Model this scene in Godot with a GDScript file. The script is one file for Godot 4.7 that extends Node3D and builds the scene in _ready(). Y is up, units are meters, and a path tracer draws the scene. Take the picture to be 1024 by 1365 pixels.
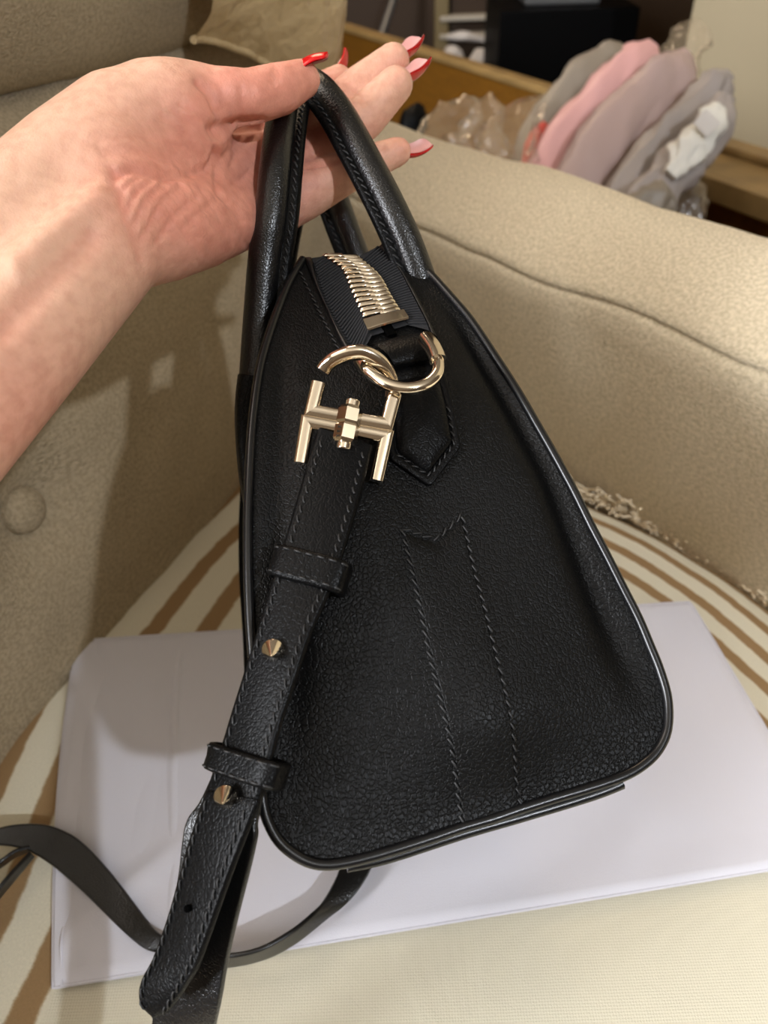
extends Node3D

var M := {}
var rng := RandomNumberGenerator.new()
var lumps := FastNoiseLite.new()
var bag: Node3D
var bag_frame := Transform3D(Basis(Vector3(0.970786, -0.029584, -0.238118), Vector3(-0.130592, 0.767379, -0.627754), Vector3(0.201298, 0.640511, 0.741097)), Vector3(0.0282, 0.1624, -0.1128))
var outline: PackedVector2Array

# ---------------------------------------------------------------- mesh helpers

func meshed(v: PackedVector3Array, idx: PackedInt32Array, uv := PackedVector2Array(), toward := Vector3.ZERO) -> ArrayMesh:
	# toward: an open sheet faces that way; a closed shape (zero) is turned by its volume
	var nrm := PackedVector3Array()
	nrm.resize(v.size())
	var vol := 0.0
	var total := Vector3.ZERO
	for i in range(0, idx.size(), 3):
		var a := v[idx[i]]
		var b := v[idx[i + 1]]
		var c := v[idx[i + 2]]
		var n := (c - a).cross(b - a)
		vol += a.dot(n)
		total += n
		nrm[idx[i]] += n
		nrm[idx[i + 1]] += n
		nrm[idx[i + 2]] += n
	var bad := vol < 0.0 if toward == Vector3.ZERO else total.dot(toward) < 0.0
	for i in nrm.size():
		nrm[i] = (nrm[i].normalized() if nrm[i].length_squared() > 1e-24 else Vector3.UP) * (-1.0 if bad else 1.0)
	if bad:
		for i in range(0, idx.size(), 3):
			var k := idx[i]
			idx[i] = idx[i + 1]
			idx[i + 1] = k
	var arr := []
	arr.resize(Mesh.ARRAY_MAX)
	arr[Mesh.ARRAY_VERTEX] = v
	arr[Mesh.ARRAY_NORMAL] = nrm
	if uv.size() == v.size():
		arr[Mesh.ARRAY_TEX_UV] = uv
	arr[Mesh.ARRAY_INDEX] = idx
	var m := ArrayMesh.new()
	m.add_surface_from_arrays(Mesh.PRIMITIVE_TRIANGLES, arr)
	return m

class Bag3:   # collects pieces that become one mesh
	var v := PackedVector3Array()
	var i := PackedInt32Array()

func grid(rows: Array, closed_across := false, closed_along := false, into: Bag3 = null, caps := false) -> Bag3:
	var g := into if into else Bag3.new()
	var start := g.v.size()
	var n: int = rows[0].size()
	var m := rows.size()
	for r in rows:
		for p in r:
			g.v.append(p)
	for a in (m if closed_along else m - 1):
		var a2 := (a + 1) % m
		for b in (n if closed_across else n - 1):
			var b2 := (b + 1) % n
			g.i.append_array([start + a * n + b, start + a2 * n + b, start + a2 * n + b2, start + a * n + b, start + a2 * n + b2, start + a * n + b2])
	if caps:
		for e in [0, m - 1]:
			var c := Vector3.ZERO
			for p in rows[e]:
				c += p
			var s := g.v.size()
			g.v.append(c / n)
			for p in rows[e]:
				g.v.append(p)
			for b in n:
				var b2 := (b + 1) % n
				if e == 0:
					g.i.append_array([s, s + 1 + b, s + 1 + b2])
				else:
					g.i.append_array([s, s + 1 + b2, s + 1 + b])
	return g

func facets(g: Bag3) -> Bag3:
	# the same faces with hard edges
	var o := Bag3.new()
	for k in g.i:
		o.i.append(o.v.size())
		o.v.append(g.v[k])
	return o

func mitred(pts: Array, w: float, h: float, view: Vector3, into: Bag3) -> void:
	# a square bar with chamfered edges that turns sharp, mitred corners
	var n := pts.size()
	for i in n - 1:
		var d: Vector3 = (pts[i + 1] - pts[i]).normalized()
		var s := d.cross(view).normalized()
		var u := s.cross(d).normalized()
		var rows := []
		for e in 2:
			var p: Vector3 = pts[i + e]
			var nb := d
			var k := i + e
			if k > 0 and k < n - 1:
				nb = ((pts[k] - pts[k - 1]).normalized() + (pts[k + 1] - pts[k]).normalized()).normalized()
			var row := PackedVector3Array()
			for c in [[-1.0, -0.7], [-1.0, 0.0], [-0.97, 0.35], [-0.86, 0.66], [-0.66, 0.88], [-0.4, 0.98], [0.0, 1.0], [0.4, 0.98], [0.66, 0.88], [0.86, 0.66], [0.97, 0.35], [1.0, 0.0], [1.0, -0.7], [0.7, -1.0], [-0.7, -1.0]]:
				var q: Vector3 = s * (c[0] * w * 0.5) + u * (c[1] * h * 0.5)
				row.append(p + q - d * (q.dot(nb) / d.dot(nb)))
			rows.append(row)
		grid(rows, true, false, into, true)

func done(g: Bag3, toward := Vector3.ZERO) -> ArrayMesh:
	return meshed(g.v, g.i, PackedVector2Array(), toward)

func put(called: String, m: Mesh, mat: Material, parent: Node3D = self) -> MeshInstance3D:
	var o := MeshInstance3D.new()
	o.name = called
	o.mesh = m
	o.material_override = mat
	parent.add_child(o, true)
	return o

func tag(o: Node, label: String, category := "", group := "", kind := "") -> Node:
	o.set_meta("label", label)
	if category:
		o.set_meta("category", category)
	if group:
		o.set_meta("group", group)
	if kind:
		o.set_meta("kind", kind)
	return o

func thing(called: String, label: String, category: String, at := Transform3D(), group := "") -> Node3D:
	var o := Node3D.new()
	o.name = called
	add_child(o, true)
	o.transform = at
	tag(o, label, category, group)
	return o

func structure(called: String, m: Mesh, mat: Material, label: String) -> MeshInstance3D:
	var o := put(called, m, mat)
	tag(o, label, "", "", "structure")
	return o

func stuff(o: Node) -> Node:
	o.set_meta("kind", "stuff")
	return o

func spline(pts: Array, per := 6, closed := false) -> PackedVector3Array:
	var out := PackedVector3Array()
	var n := pts.size()
	for i in (n if closed else n - 1):
		var p0: Vector3 = pts[(i - 1 + n) % n] if closed else pts[maxi(i - 1, 0)]
		var p1: Vector3 = pts[i]
		var p2: Vector3 = pts[(i + 1) % n]
		var p3: Vector3 = pts[(i + 2) % n] if closed else pts[mini(i + 2, n - 1)]
		for k in per:
			out.append(p1.cubic_interpolate(p2, p0, p3, float(k) / per))
	if not closed:
		out.append(pts[n - 1])
	return out

func flat3(pts: Array) -> Array:
	var out := []
	for p in pts:
		out.append(Vector3(p.x, p.y, 0))
	return out

func spline2(pts: Array, per := 6, closed := false) -> PackedVector2Array:
	var out := PackedVector2Array()
	for p in spline(flat3(pts), per, closed):
		out.append(Vector2(p.x, p.y))
	return out

func along(pts, t: float):
	# a point at the fraction t of a polyline's length
	var total := 0.0
	for i in pts.size() - 1:
		total += pts[i].distance_to(pts[i + 1])
	var left := t * total
	for i in pts.size() - 1:
		var s: float = pts[i].distance_to(pts[i + 1])
		if left <= s or i == pts.size() - 2:
			return pts[i].lerp(pts[i + 1], clampf(left / maxf(s, 1e-9), 0.0, 1.0))
		left -= s

func into_bag(pts: Array) -> Array:
	var inv := bag_frame.affine_inverse()
	var out := []
	for p in pts:
		out.append(inv * p)
	return out

func sweep(path: PackedVector3Array, w: float, h: float, power := 2.0, side := Vector3.ZERO, segs := 14, closed := false, into: Bag3 = null, caps := true, radii := []) -> Bag3:
	# a rounded section w wide (along side) and h high, carried along a path
	var rows := []
	var n := path.size()
	var last := side
	for i in n:
		var d: Vector3
		if closed:
			d = (path[(i + 1) % n] - path[(i - 1 + n) % n]).normalized()
		else:
			d = (path[mini(i + 1, n - 1)] - path[maxi(i - 1, 0)]).normalized()
		if last == Vector3.ZERO:
			last = d.cross(Vector3(0.3, 0.2, 1)).normalized()
		var s := (last - d * last.dot(d)).normalized()
		if side == Vector3.ZERO:
			last = s
		var u := d.cross(s).normalized()
		var k: float = radii[i] if radii.size() == n else 1.0
		var row := PackedVector3Array()
		for j in segs:
			var a := TAU * (j + 0.5) / segs
			var ca := cos(a)
			var sa := sin(a)
			row.append(path[i] + s * (signf(ca) * pow(absf(ca), 2.0 / power) * w * 0.5 * k) + u * (signf(sa) * pow(absf(sa), 2.0 / power) * h * 0.5 * k))
		rows.append(row)
	return grid(rows, true, closed, into, caps and not closed)

func slab(left: PackedVector3Array, right: PackedVector3Array, thick: float, across := 8, into: Bag3 = null, crown := 0.0) -> Bag3:
	# a strap between two edges, with rounded edges
	var rows := []
	var n := left.size()
	for i in n:
		var d := (left[mini(i + 1, n - 1)] + right[mini(i + 1, n - 1)] - left[maxi(i - 1, 0)] - right[maxi(i - 1, 0)]).normalized()
		var s := (right[i] - left[i]).normalized()
		var u := d.cross(s).normalized()
		var row := PackedVector3Array()
		var e: float = minf(thick * 0.5, left[i].distance_to(right[i]) * 0.4)
		for k in across + 1:
			var t := float(k) / across
			row.append((left[i] + s * e).lerp(right[i] - s * e, t) + u * (thick * 0.5 + crown * sin(PI * t)))
		for k in [60.0, 0.0, -60.0]:
			row.append(right[i] - s * e + s * (e * cos(deg_to_rad(k))) + u * (thick * 0.5 * sin(deg_to_rad(k))))
		for k in across + 1:
			var t := float(k) / across
			row.append((right[i] - s * e).lerp(left[i] + s * e, t) - u * (thick * 0.5 - crown * sin(PI * t)))
		for k in [-60.0, 0.0, 60.0]:
			row.append(left[i] + s * e - s * (e * cos(deg_to_rad(k))) + u * (thick * 0.5 * sin(deg_to_rad(k))))
		rows.append(row)
	return grid(rows, true, false, into, true)

func block(c: Vector3, s: Vector3, bevel := 0.01, turn := Basis(), into: Bag3 = null) -> Bag3:
	# a box with rounded edges
	var h := s * 0.5
	var b := minf(bevel, minf(h.x, minf(h.y, h.z)) * 0.95)
	var rows := []
	for lay in [[-h.y, 1.0], [-h.y + b * 0.3, 0.3], [-h.y + b, 0.0], [h.y - b, 0.0], [h.y - b * 0.3, 0.3], [h.y, 1.0]]:
		var ins: float = lay[1] * b
		var row := PackedVector3Array()
		for q in [[1, 1], [-1, 1], [-1, -1], [1, -1]]:
			for k in 4:
				var a: float = PI * 0.5 * k / 3.0 + [0.0, PI * 0.5, PI, PI * 1.5][[[1, 1], [-1, 1], [-1, -1], [1, -1]].find(q)]
				var rad := b - ins * 0.999
				row.append(c + turn * Vector3(q[0] * (h.x - b) + cos(a) * rad, lay[0], q[1] * (h.z - b) + sin(a) * rad))
		rows.append(row)
	return grid(rows, true, false, into, true)

func lathe(profile: Array, o: Vector3, axis: Vector3, segs := 24, into: Bag3 = null) -> Bag3:
	var s := axis.cross(Vector3(0.31, 0.77, 0.55)).normalized()
	var u := axis.cross(s).normalized()
	var rows := []
	for p in profile:
		var row := PackedVector3Array()
		for j in segs:
			var a := TAU * j / segs
			row.append(o + axis * p.y + (s * cos(a) + u * sin(a)) * p.x)
		rows.append(row)
	return grid(rows, true, false, into, true)

func stitches(path: PackedVector3Array, up: Vector3, pitch := 0.0034, length := 0.0022, thick := 0.0006, into: Bag3 = null, tilt := 0.0) -> Bag3:
	var g := into if into else Bag3.new()
	var total := 0.0
	for i in path.size() - 1:
		total += path[i].distance_to(path[i + 1])
	var n := int(total / pitch)
	for k in n:
		var a: Vector3 = along(path, (k + 0.15) / n)
		var b: Vector3 = along(path, (k + 0.15 + length / pitch) / n)
		var s := (b - a).cross(up).normalized() * (tilt * length)
		sweep(PackedVector3Array([a + s - up * thick * 0.5, (a + s).lerp(b - s, 0.2) + up * thick * 0.3, (a + s).lerp(b - s, 0.8) + up * thick * 0.3, b - s - up * thick * 0.5]), thick, thick, 2.0, Vector3.ZERO, 5, false, g)
	return g

# ---------------------------------------------------------------- materials

func noise_tex(freq: float, kind: int, oct := 3, ramp := [], size := 512, seed_ := 3, cell := FastNoiseLite.RETURN_DISTANCE2_SUB) -> NoiseTexture2D:
	var f := FastNoiseLite.new()
	f.seed = seed_
	f.noise_type = kind as FastNoiseLite.NoiseType
	f.frequency = freq
	f.fractal_octaves = oct
	f.fractal_type = FastNoiseLite.FRACTAL_FBM if oct > 1 else FastNoiseLite.FRACTAL_NONE
	f.cellular_return_type = cell
	f.cellular_jitter = 1.0
	var t := NoiseTexture2D.new()
	t.width = size
	t.height = size
	t.seamless = true
	t.noise = f
	if ramp.size():
		var g := Gradient.new()
		g.offsets = PackedFloat32Array(ramp[0])
		g.colors = PackedColorArray(ramp[1])
		t.color_ramp = g
	return t

func mat(called: String, c: Color, rough := 0.6, metal := 0.0, spec := 0.5) -> StandardMaterial3D:
	var m := StandardMaterial3D.new()
	m.resource_name = called
	m.albedo_color = c
	m.roughness = rough
	m.metallic = metal
	m.metallic_specular = spec
	M[called] = m
	return m

func relief(m: StandardMaterial3D, t: Texture2D, scale: float, cm: float) -> void:
	m.heightmap_enabled = true
	m.heightmap_texture = t
	m.heightmap_scale = cm
	m.uv1_triplanar = true
	m.uv1_scale = Vector3.ONE * scale

func tinted(m: StandardMaterial3D, t: Texture2D) -> void:
	m.albedo_texture = t
	m.uv1_triplanar = true

func make_materials() -> void:
	var pebble := noise_tex(0.05, FastNoiseLite.TYPE_CELLULAR, 2, [[0.0, 0.10, 0.30, 1.0], [Color(0, 0, 0), Color(0.35, 0.35, 0.35), Color(0.85, 0.85, 0.85), Color(1, 1, 1)]], 512, 5)
	var crinkle := noise_tex(0.03, FastNoiseLite.TYPE_SIMPLEX, 4, [], 512, 8)
	var pile := noise_tex(0.09, FastNoiseLite.TYPE_SIMPLEX, 4, [], 512, 11)
	var m := mat("grained_leather", Color(0.045, 0.045, 0.045), 0.38, 0.0, 0.25)
	relief(m, pebble, 26.0, 0.027)
	m = mat("strap_leather", Color(0.038, 0.038, 0.04), 0.34, 0.0, 0.22)
	relief(m, pebble, 26.0, 0.015)
	m = mat("smooth_leather", Color(0.045, 0.045, 0.047), 0.28, 0.0, 0.5)
	relief(m, pebble, 30.0, 0.012)
	mat("piping_leather", Color(0.05, 0.05, 0.055), 0.27, 0.0, 0.45)
	mat("thread", Color(0.09, 0.09, 0.092), 0.55)
	m = mat("zip_tape", Color(0.17, 0.17, 0.175), 0.85, 0.0, 0.15)
	mat("dark_hole", Color(0.01, 0.01, 0.01), 0.9, 0.0, 0.1)
	mat("pale_gold", Color(0.91, 0.86, 0.78), 0.11, 1.0)
	mat("engraving", Color(0.2, 0.17, 0.13), 0.5, 0.6)
	# upholstery
	var tone := noise_tex(0.05, FastNoiseLite.TYPE_SIMPLEX, 5, [[0.25, 0.5, 0.75], [Color(0.83, 0.83, 0.81), Color(0.92, 0.92, 0.92), Color(1, 1, 1)]], 512, 21)
	m = mat("chenille", Color(0.86, 0.80, 0.69), 0.9, 0.0, 0.2)
	tinted(m, tone)
	relief(m, pile, 11.0, 0.09)
	m.rim_enabled = true
	m.rim = 0.25
	m.rim_tint = 0.6
	m = mat("shaded_chenille", Color(0.645, 0.58, 0.475), 0.9, 0.0, 0.2)  # the arm's chenille darkened: shade on the back put into its colour
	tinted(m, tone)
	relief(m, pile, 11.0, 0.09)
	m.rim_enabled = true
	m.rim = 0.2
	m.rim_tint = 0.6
	# skin
	var blush := noise_tex(0.012, FastNoiseLite.TYPE_SIMPLEX, 4, [[0.2, 0.5, 0.8], [Color(0.93, 0.90, 0.89), Color(0.97, 0.96, 0.95), Color(1, 1, 1)]], 512, 31)
	var pores := noise_tex(0.06, FastNoiseLite.TYPE_CELLULAR, 2, [], 512, 33)
	m = mat("skin", Color(1, 1, 1), 0.5, 0.0, 0.4)
	tinted(m, blush)
	relief(m, pores, 26.0, 0.014)
	m.vertex_color_use_as_albedo = true
	m.subsurf_scatter_enabled = true
	m.subsurf_scatter_strength = 0.12
	m = mat("red_polish", Color(0.74, 0.015, 0.045), 0.22, 0.0, 0.5)
	m = mat("nail_underside", Color(0.78, 0.57, 0.54), 0.4)
	# white dust bag
	m = mat("white_cotton", Color(0.795, 0.79, 0.822), 0.85, 0.0, 0.2)
	relief(m, pile, 30.0, 0.01)
	# striped cloth
	m = mat("striped_weave", Color(1, 1, 1), 0.9, 0.0, 0.2)
	m.albedo_texture = stripe_print()
	m.texture_repeat = true
	m = mat("cream_weave", Color(0.805, 0.78, 0.70), 0.9, 0.0, 0.2)
	relief(m, weave_relief(), 105.0, 0.018)
	mat("cream_yarn", Color(0.90, 0.84, 0.73), 0.9, 0.0, 0.2)
	# behind
	var grain := noise_tex(0.02, FastNoiseLite.TYPE_SIMPLEX, 4, [[0.2, 0.8], [Color(0.85, 0.85, 0.85), Color(1, 1, 1)]], 512, 41)
	m = mat("brown_wood", Color(0.45, 0.29, 0.05), 0.5)
	tinted(m, grain)
	m.uv1_scale = Vector3(1, 6, 6)
	m = mat("tan_wood", Color(0.56, 0.45, 0.27), 0.5)
	tinted(m, grain)
	mat("black_gloss", Color(0.012, 0.012, 0.013), 0.5, 0.0, 0.2)
	mat("dark_wood", Color(0.22, 0.15, 0.07), 0.6)
	mat("beige_trim", Color(0.50, 0.44, 0.30), 0.6)
	mat("wall_paint", Color(0.67, 0.62, 0.51), 0.9)
	mat("taupe_paint", Color(0.30, 0.25, 0.19), 0.9)
	mat("ceiling_paint", Color(0.62, 0.58, 0.52), 0.9)
	m = mat("floor_wood", Color(0.30, 0.21, 0.13), 0.5)
	mat("white_board", Color(0.75, 0.72, 0.66), 0.6)
	mat("white_goods", Color(0.82, 0.8, 0.78), 0.6)
	mat("grey_metal", Color(0.5, 0.5, 0.5), 0.4, 0.7)
	mat("pink_knit", Color(0.79, 0.60, 0.585), 0.45)
	mat("mauve_knit", Color(0.66, 0.57, 0.55), 0.4)
	mat("grey_knit", Color(0.60, 0.565, 0.55), 0.45)
	mat("grey_dark_knit", Color(0.50, 0.46, 0.41), 0.45)
	mat("white_tissue", Color(0.84, 0.83, 0.80), 0.6)
	mat("red_knit", Color(0.75, 0.3, 0.25), 0.7)
	m = mat("frosted_plastic", Color(0.70, 0.61, 0.46), 0.32, 0.0, 0.5)
	relief(m, crinkle, 3.0, 0.3)
	m = mat("clear_plastic", Color(0.93, 0.9, 0.85, 0.16), 0.12, 0.0, 0.5)
	m.transparency = BaseMaterial3D.TRANSPARENCY_ALPHA
	m = mat("milky_plastic", Color(0.78, 0.70, 0.58, 0.10), 0.2, 0.0, 0.5)
	m.transparency = BaseMaterial3D.TRANSPARENCY_ALPHA
	m = mat("window_glass", Color(0.95, 0.97, 1.0, 0.06), 0.02)
	m.transparency = BaseMaterial3D.TRANSPARENCY_ALPHA
	m = mat("lamp_glow", Color(1, 1, 1), 0.5)
	m.emission_enabled = true
	m.emission = Color(1, 0.97, 0.93)
	m.emission_energy_multiplier = 3.0

func weave_relief() -> ImageTexture:
	# a plain weave: over one, under one
	var im := Image.create(128, 128, false, Image.FORMAT_RGB8)
	var f := FastNoiseLite.new()
	f.seed = 17
	f.frequency = 0.09
	for y in 128:
		for x in 128:
			var over := ((x / 16) + (y / 16)) % 2 == 0
			var a := sin(PI * (x % 16) / 16.0)
			var b := sin(PI * (y % 16) / 16.0)
			var h := (0.35 + 0.65 * a) * sqrt(b) if over else (0.35 + 0.65 * b) * sqrt(a)
			h = clampf(h * (0.8 + 0.4 * f.get_noise_2d(x, y)), 0.0, 1.0)
			im.set_pixel(x, y, Color(h, h, h))
	return ImageTexture.create_from_image(im)

func stripe_print() -> ImageTexture:
	# woven stripes that follow the cushion's edge; u is the way in from the edge over 0.25 m
	var im := Image.create(768, 512, false, Image.FORMAT_RGB8)
	var wob := FastNoiseLite.new()
	wob.seed = 4
	wob.frequency = 0.02
	var yarn := FastNoiseLite.new()
	yarn.seed = 9
	yarn.frequency = 0.45
	var cream := Color(0.805, 0.78, 0.70)
	var tan_ := Color(0.56, 0.455, 0.325)
	for y in 512:
		for x in 768:
			var d := x / 768.0 * 0.25 + 0.0007 * wob.get_noise_2d(cos(y / 512.0 * TAU) * 80.0, sin(y / 512.0 * TAU) * 80.0 + x * 0.2) + 0.0003 * yarn.get_noise_2d(x, y)
			var k := 0.0
			for s in [[0.012, 0.0042], [0.031, 0.0032], [0.049, 0.0036], [0.067, 0.0036], [0.087, 0.0040]]:
				k = maxf(k, 1.0 - smoothstep(s[1] - 0.0006, s[1] + 0.0006, absf(d - s[0])))
			var f := 1.0 + (0.05 * yarn.get_noise_2d(x, y * 0.6) if x < 560 else 0.0)
			im.set_pixel(x, y, (cream.lerp(tan_, k) * f).clamp())
	return ImageTexture.create_from_image(im)

# ---------------------------------------------------------------- bag

const VK := [0.0, 0.03, 0.06, 0.09, 0.12, 0.15, 0.185]
const WK := [0.0645, 0.061, 0.0563, 0.0526, 0.0451, 0.0375, 0.016]

func half_width(v: float) -> float:
	for i in 6:
		if v < VK[i + 1]:
			return lerpf(WK[i], WK[i + 1], clampf((v - VK[i]) / (VK[i + 1] - VK[i]), 0.0, 1.0))
	return WK[6]

func lean(v: float) -> float:
	var w := maxf(v - 0.085, 0.0)
	return 0.2793 * v + 2.2108 * w * w

func pan(u: float, v: float, off := 0.0) -> Vector3:
	# the end panel's surface, in the bag's own axes
	var r := clampf(absf(u) / half_width(v), 0.0, 1.0)
	var low := smoothstep(0.0, 0.03, v)
	var high := 1.0 - smoothstep(0.12, 0.17, v)
	var b := 0.005 * (1.0 - r * r) * low * high
	var valley := exp(-pow((r - 0.83) / 0.085, 2.0)) * smoothstep(0.012, 0.05, v) * (1.0 - smoothstep(0.13, 0.165, v))
	b -= (0.0045 if u > 0.0 else 0.002) * valley
	b += 0.0025 * sin(u * 70.0 + 1.0) * sin(v * 55.0) * (1.0 - r) * low * high
	return Vector3(u, v, -lean(v) + b + off)

func pan2(p: Vector2, off := 0.0) -> Vector3:
	return pan(p.x, p.y, off)

func path_on_panel(pts: PackedVector2Array, off: float) -> PackedVector3Array:
	var out := PackedVector3Array()
	for p in pts:
		out.append(pan2(p, off))
	return out

func fan_on_panel(poly: PackedVector2Array, centre: Vector2, prof: Array) -> Bag3:
	# rings from the rim inward: [[fraction of the way out, height], ...]
	var rows := []
	for q in prof:
		var row := PackedVector3Array()
		for p in poly:
			row.append(pan2(centre.lerp(p, q[0]), q[1]))
		rows.append(row)
	return grid(rows, true, false)

func strip_on_panel(a: Array, b: Array, n: int, prof: Array, over := 0.0) -> Bag3:
	# a band between two lines on the panel, that goes on over the crest
	var rows := []
	var sa := spline2(a, 5)
	var sb := spline2(b, 5)
	var steps := [] if over == 0.0 else [0.06, 0.04, 0.022, 0.01]
	for k in steps:
		var row := PackedVector3Array()
		for q in prof:
			var p: Vector3 = pan2(sa[0].lerp(sb[0], q[0]), q[1])
			row.append(p + Vector3(0, 0.002 - k * 0.12 - k * k * 3.0 if k > 0.012 else 0.002, -k))
		rows.append(row)
	for i in n + 1:
		var pa: Vector2 = along(sa, float(i) / n)
		var pb: Vector2 = along(sb, float(i) / n)
		var row := PackedVector3Array()
		for q in prof:
			row.append(pan2(pa.lerp(pb, q[0]), q[1]))
		rows.append(row)
	return grid(rows)

func build_bag() -> void:
	bag = thing("handbag", "black grained leather handbag with two handles, held up by the hand", "handbag", bag_frame)
	outline = spline2([Vector2(-0.0162, 0.1838), Vector2(-0.0237, 0.1736), Vector2(-0.0309, 0.161), Vector2(-0.0368, 0.1493), Vector2(-0.041, 0.1393), Vector2(-0.0457, 0.1242), Vector2(-0.0492, 0.11), Vector2(-0.0525, 0.0943), Vector2(-0.0551, 0.0791), Vector2(-0.0571, 0.0645), Vector2(-0.0585, 0.0502), Vector2(-0.06, 0.0365), Vector2(-0.0614, 0.0252), Vector2(-0.0619, 0.0177), Vector2(-0.0614, 0.0129), Vector2(-0.0595, 0.0079), Vector2(-0.0562, 0.0039), Vector2(-0.0522, 0.0009), Vector2(-0.0474, -0.0007), Vector2(-0.0403, -0.0013), Vector2(-0.0309, -0.0012), Vector2(-0.0201, -0.0007), Vector2(-0.0097, 0), Vector2(-0.0013, 0.0002), Vector2(0.0076, 0.0008), Vector2(0.0183, 0.0013), Vector2(0.0302, 0.0017), Vector2(0.0399, 0.0024), Vector2(0.0465, 0.0039), Vector2(0.052, 0.0064), Vector2(0.0563, 0.0102), Vector2(0.0589, 0.0149), Vector2(0.0606, 0.0211), Vector2(0.0607, 0.0287), Vector2(0.06, 0.0355), Vector2(0.0589, 0.0443), Vector2(0.0569, 0.0537), Vector2(0.0547, 0.0642), Vector2(0.0524, 0.0742), Vector2(0.0502, 0.0855), Vector2(0.0477, 0.0967), Vector2(0.0448, 0.1092), Vector2(0.0422, 0.1212), Vector2(0.0389, 0.1349), Vector2(0.0353, 0.1495), Vector2(0.0314, 0.1605), Vector2(0.027, 0.172), Vector2(0.0214, 0.181), Vector2(0.0166, 0.1873)], 4)
	# end panel: rings between the middle line and the outline
	var rows := []
	for r in 27:
		var t := r / 26.0
		var row := PackedVector3Array()
		for p in outline:
			var c := Vector2(0.0, clampf(p.y, 0.03, 0.16))
			row.append(pan2(c.lerp(p, sin(t * PI * 0.5))))
		rows.append(row)
	put("end_panel", done(grid(rows), Vector3.BACK), M.grained_leather, bag)
	# the shell behind it
	rows = []
	var n := outline.size()
	for i in n:
		var p := outline[i]
		var row := PackedVector3Array()
		var z0 := pan2(p).z - 0.0012
		var z1 := -0.175 + 0.35 * lean(p.y)
		var dirn := (outline[mini(i + 1, n - 1)] - outline[maxi(i - 1, 0)]).normalized()
		var nout := Vector2(dirn.y, -dirn.x)
		if nout.dot(p - Vector2(0, 0.07)) < 0.0:
			nout = -nout
		for k in 13:
			var t := k / 12.0
			var q := p + nout * (0.003 * sin(PI * t) - 0.0012 - 0.005 * t)
			row.append(Vector3(q.x, q.y, lerpf(z0, z1, t)))
		rows.append(row)
	put("side_panel", done(grid(rows), Vector3.DOWN), M.grained_leather, bag)
	rows = []
	for r in 8:
		var t := r / 7.0
		var row := PackedVector3Array()
		for p in outline:
			var q := Vector2(0.0, clampf(p.y, 0.03, 0.16)).lerp(p, t)
			row.append(Vector3(q.x, q.y, -0.175 + 0.35 * lean(q.y)))
		rows.append(row)
	put("far_end_panel", done(grid(rows), Vector3.FORWARD), M.grained_leather, bag)
	var pip := path_on_panel(outline, 0.0002)
	put("piping", done(sweep(pip, 0.0031, 0.0031, 2.0, Vector3.ZERO, 10)), M.piping_leather, bag)
	# base plate that shows below the bottom piping
	var foot := PackedVector3Array()
	var foot2 := PackedVector3Array()
	for p in spline2([Vector2(-0.0429, -0.0018), Vector2(-0.0312, -0.0023), Vector2(-0.01, -0.0011), Vector2(0.0086, -0.0006), Vector2(0.0297, 0.0002), Vector2(0.0398, 0.0013)], 4):
		foot.append(Vector3(p.x, p.y - 0.0014, 0.0002))
		foot2.append(Vector3(p.x, p.y - 0.0014, -0.15))
	put("base_plate", done(slab(foot, foot2, 0.003, 4)), M.piping_leather, bag)
	# inset strip with a notched top and its seams
	var sl := [Vector2(-0.0085, 0.0836), Vector2(-0.0085, 0.071), Vector2(-0.0086, 0.061), Vector2(-0.0091, 0.0494), Vector2(-0.009, 0.0352), Vector2(-0.0088, 0.0198), Vector2(-0.0092, 0.0076), Vector2(-0.0096, 0.0002)]
	var sr := [Vector2(0.0112, 0.0844), Vector2(0.0104, 0.0681), Vector2(0.0103, 0.0575), Vector2(0.0098, 0.0458), Vector2(0.0096, 0.0353), Vector2(0.009, 0.0206), Vector2(0.008, 0.0092), Vector2(0.0079, 0.0011)]
	var notch := Vector2(0.0013, 0.0784)
	rows = []
	var tl := spline2(sl, 5)
	var tr := spline2(sr, 5)
	for i in 41:
		var t := i / 40.0
		var row := PackedVector3Array()
		for q in [0.0, 0.02, 0.05, 0.25, 0.42, 0.5, 0.58, 0.75, 0.95, 0.98, 1.0]:
			var a: Vector2 = along(tl, t)
			var b: Vector2 = along(tr, t)
			var p := a.lerp(b, q)
			var mid := (sl[0] as Vector2).lerp(sr[0], 0.5)
			p += (notch - mid) * ((1.0 - absf(q - 0.5) * 2.0) * (1.0 - t))
			var h := 0.0009
			if q in [0.0, 1.0] or i == 0:
				h = -0.0008
			elif q in [0.02, 0.98] or i == 1:
				h = 0.0004
			row.append(pan2(p, h))
		rows.append(row)
	put("inset_strip", done(grid(rows), Vector3.BACK), M.grained_leather, bag)
	var st := stitches(path_on_panel(tl, 0.0004), Vector3.BACK, 0.0030, 0.0022, 0.0007, null, 0.25)
	stitches(path_on_panel(tr, 0.0004), Vector3.BACK, 0.0030, 0.0022, 0.0007, st, 0.25)
	stitches(path_on_panel(PackedVector2Array([sl[0], notch, sr[0]]), 0.0004), Vector3.BACK, 0.0030, 0.0022, 0.0006, st, 0.25)
	# hanging tab that holds the ring
	var tab := PackedVector2Array()
	var corners := [Vector2(-0.0029, 0.1338), Vector2(-0.0076, 0.1049), Vector2(0.0031, 0.0944), Vector2(0.0158, 0.1052), Vector2(0.0173, 0.12), Vector2(0.018, 0.135)]
	for i in 6:
		var a: Vector2 = corners[i]
		var b: Vector2 = corners[(i + 1) % 6]
		for k in 10:
			tab.append(a.lerp(b, (k + 0.5) / 10.0))
	var mid_tab := Vector2(0.0052, 0.1134)
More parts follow.
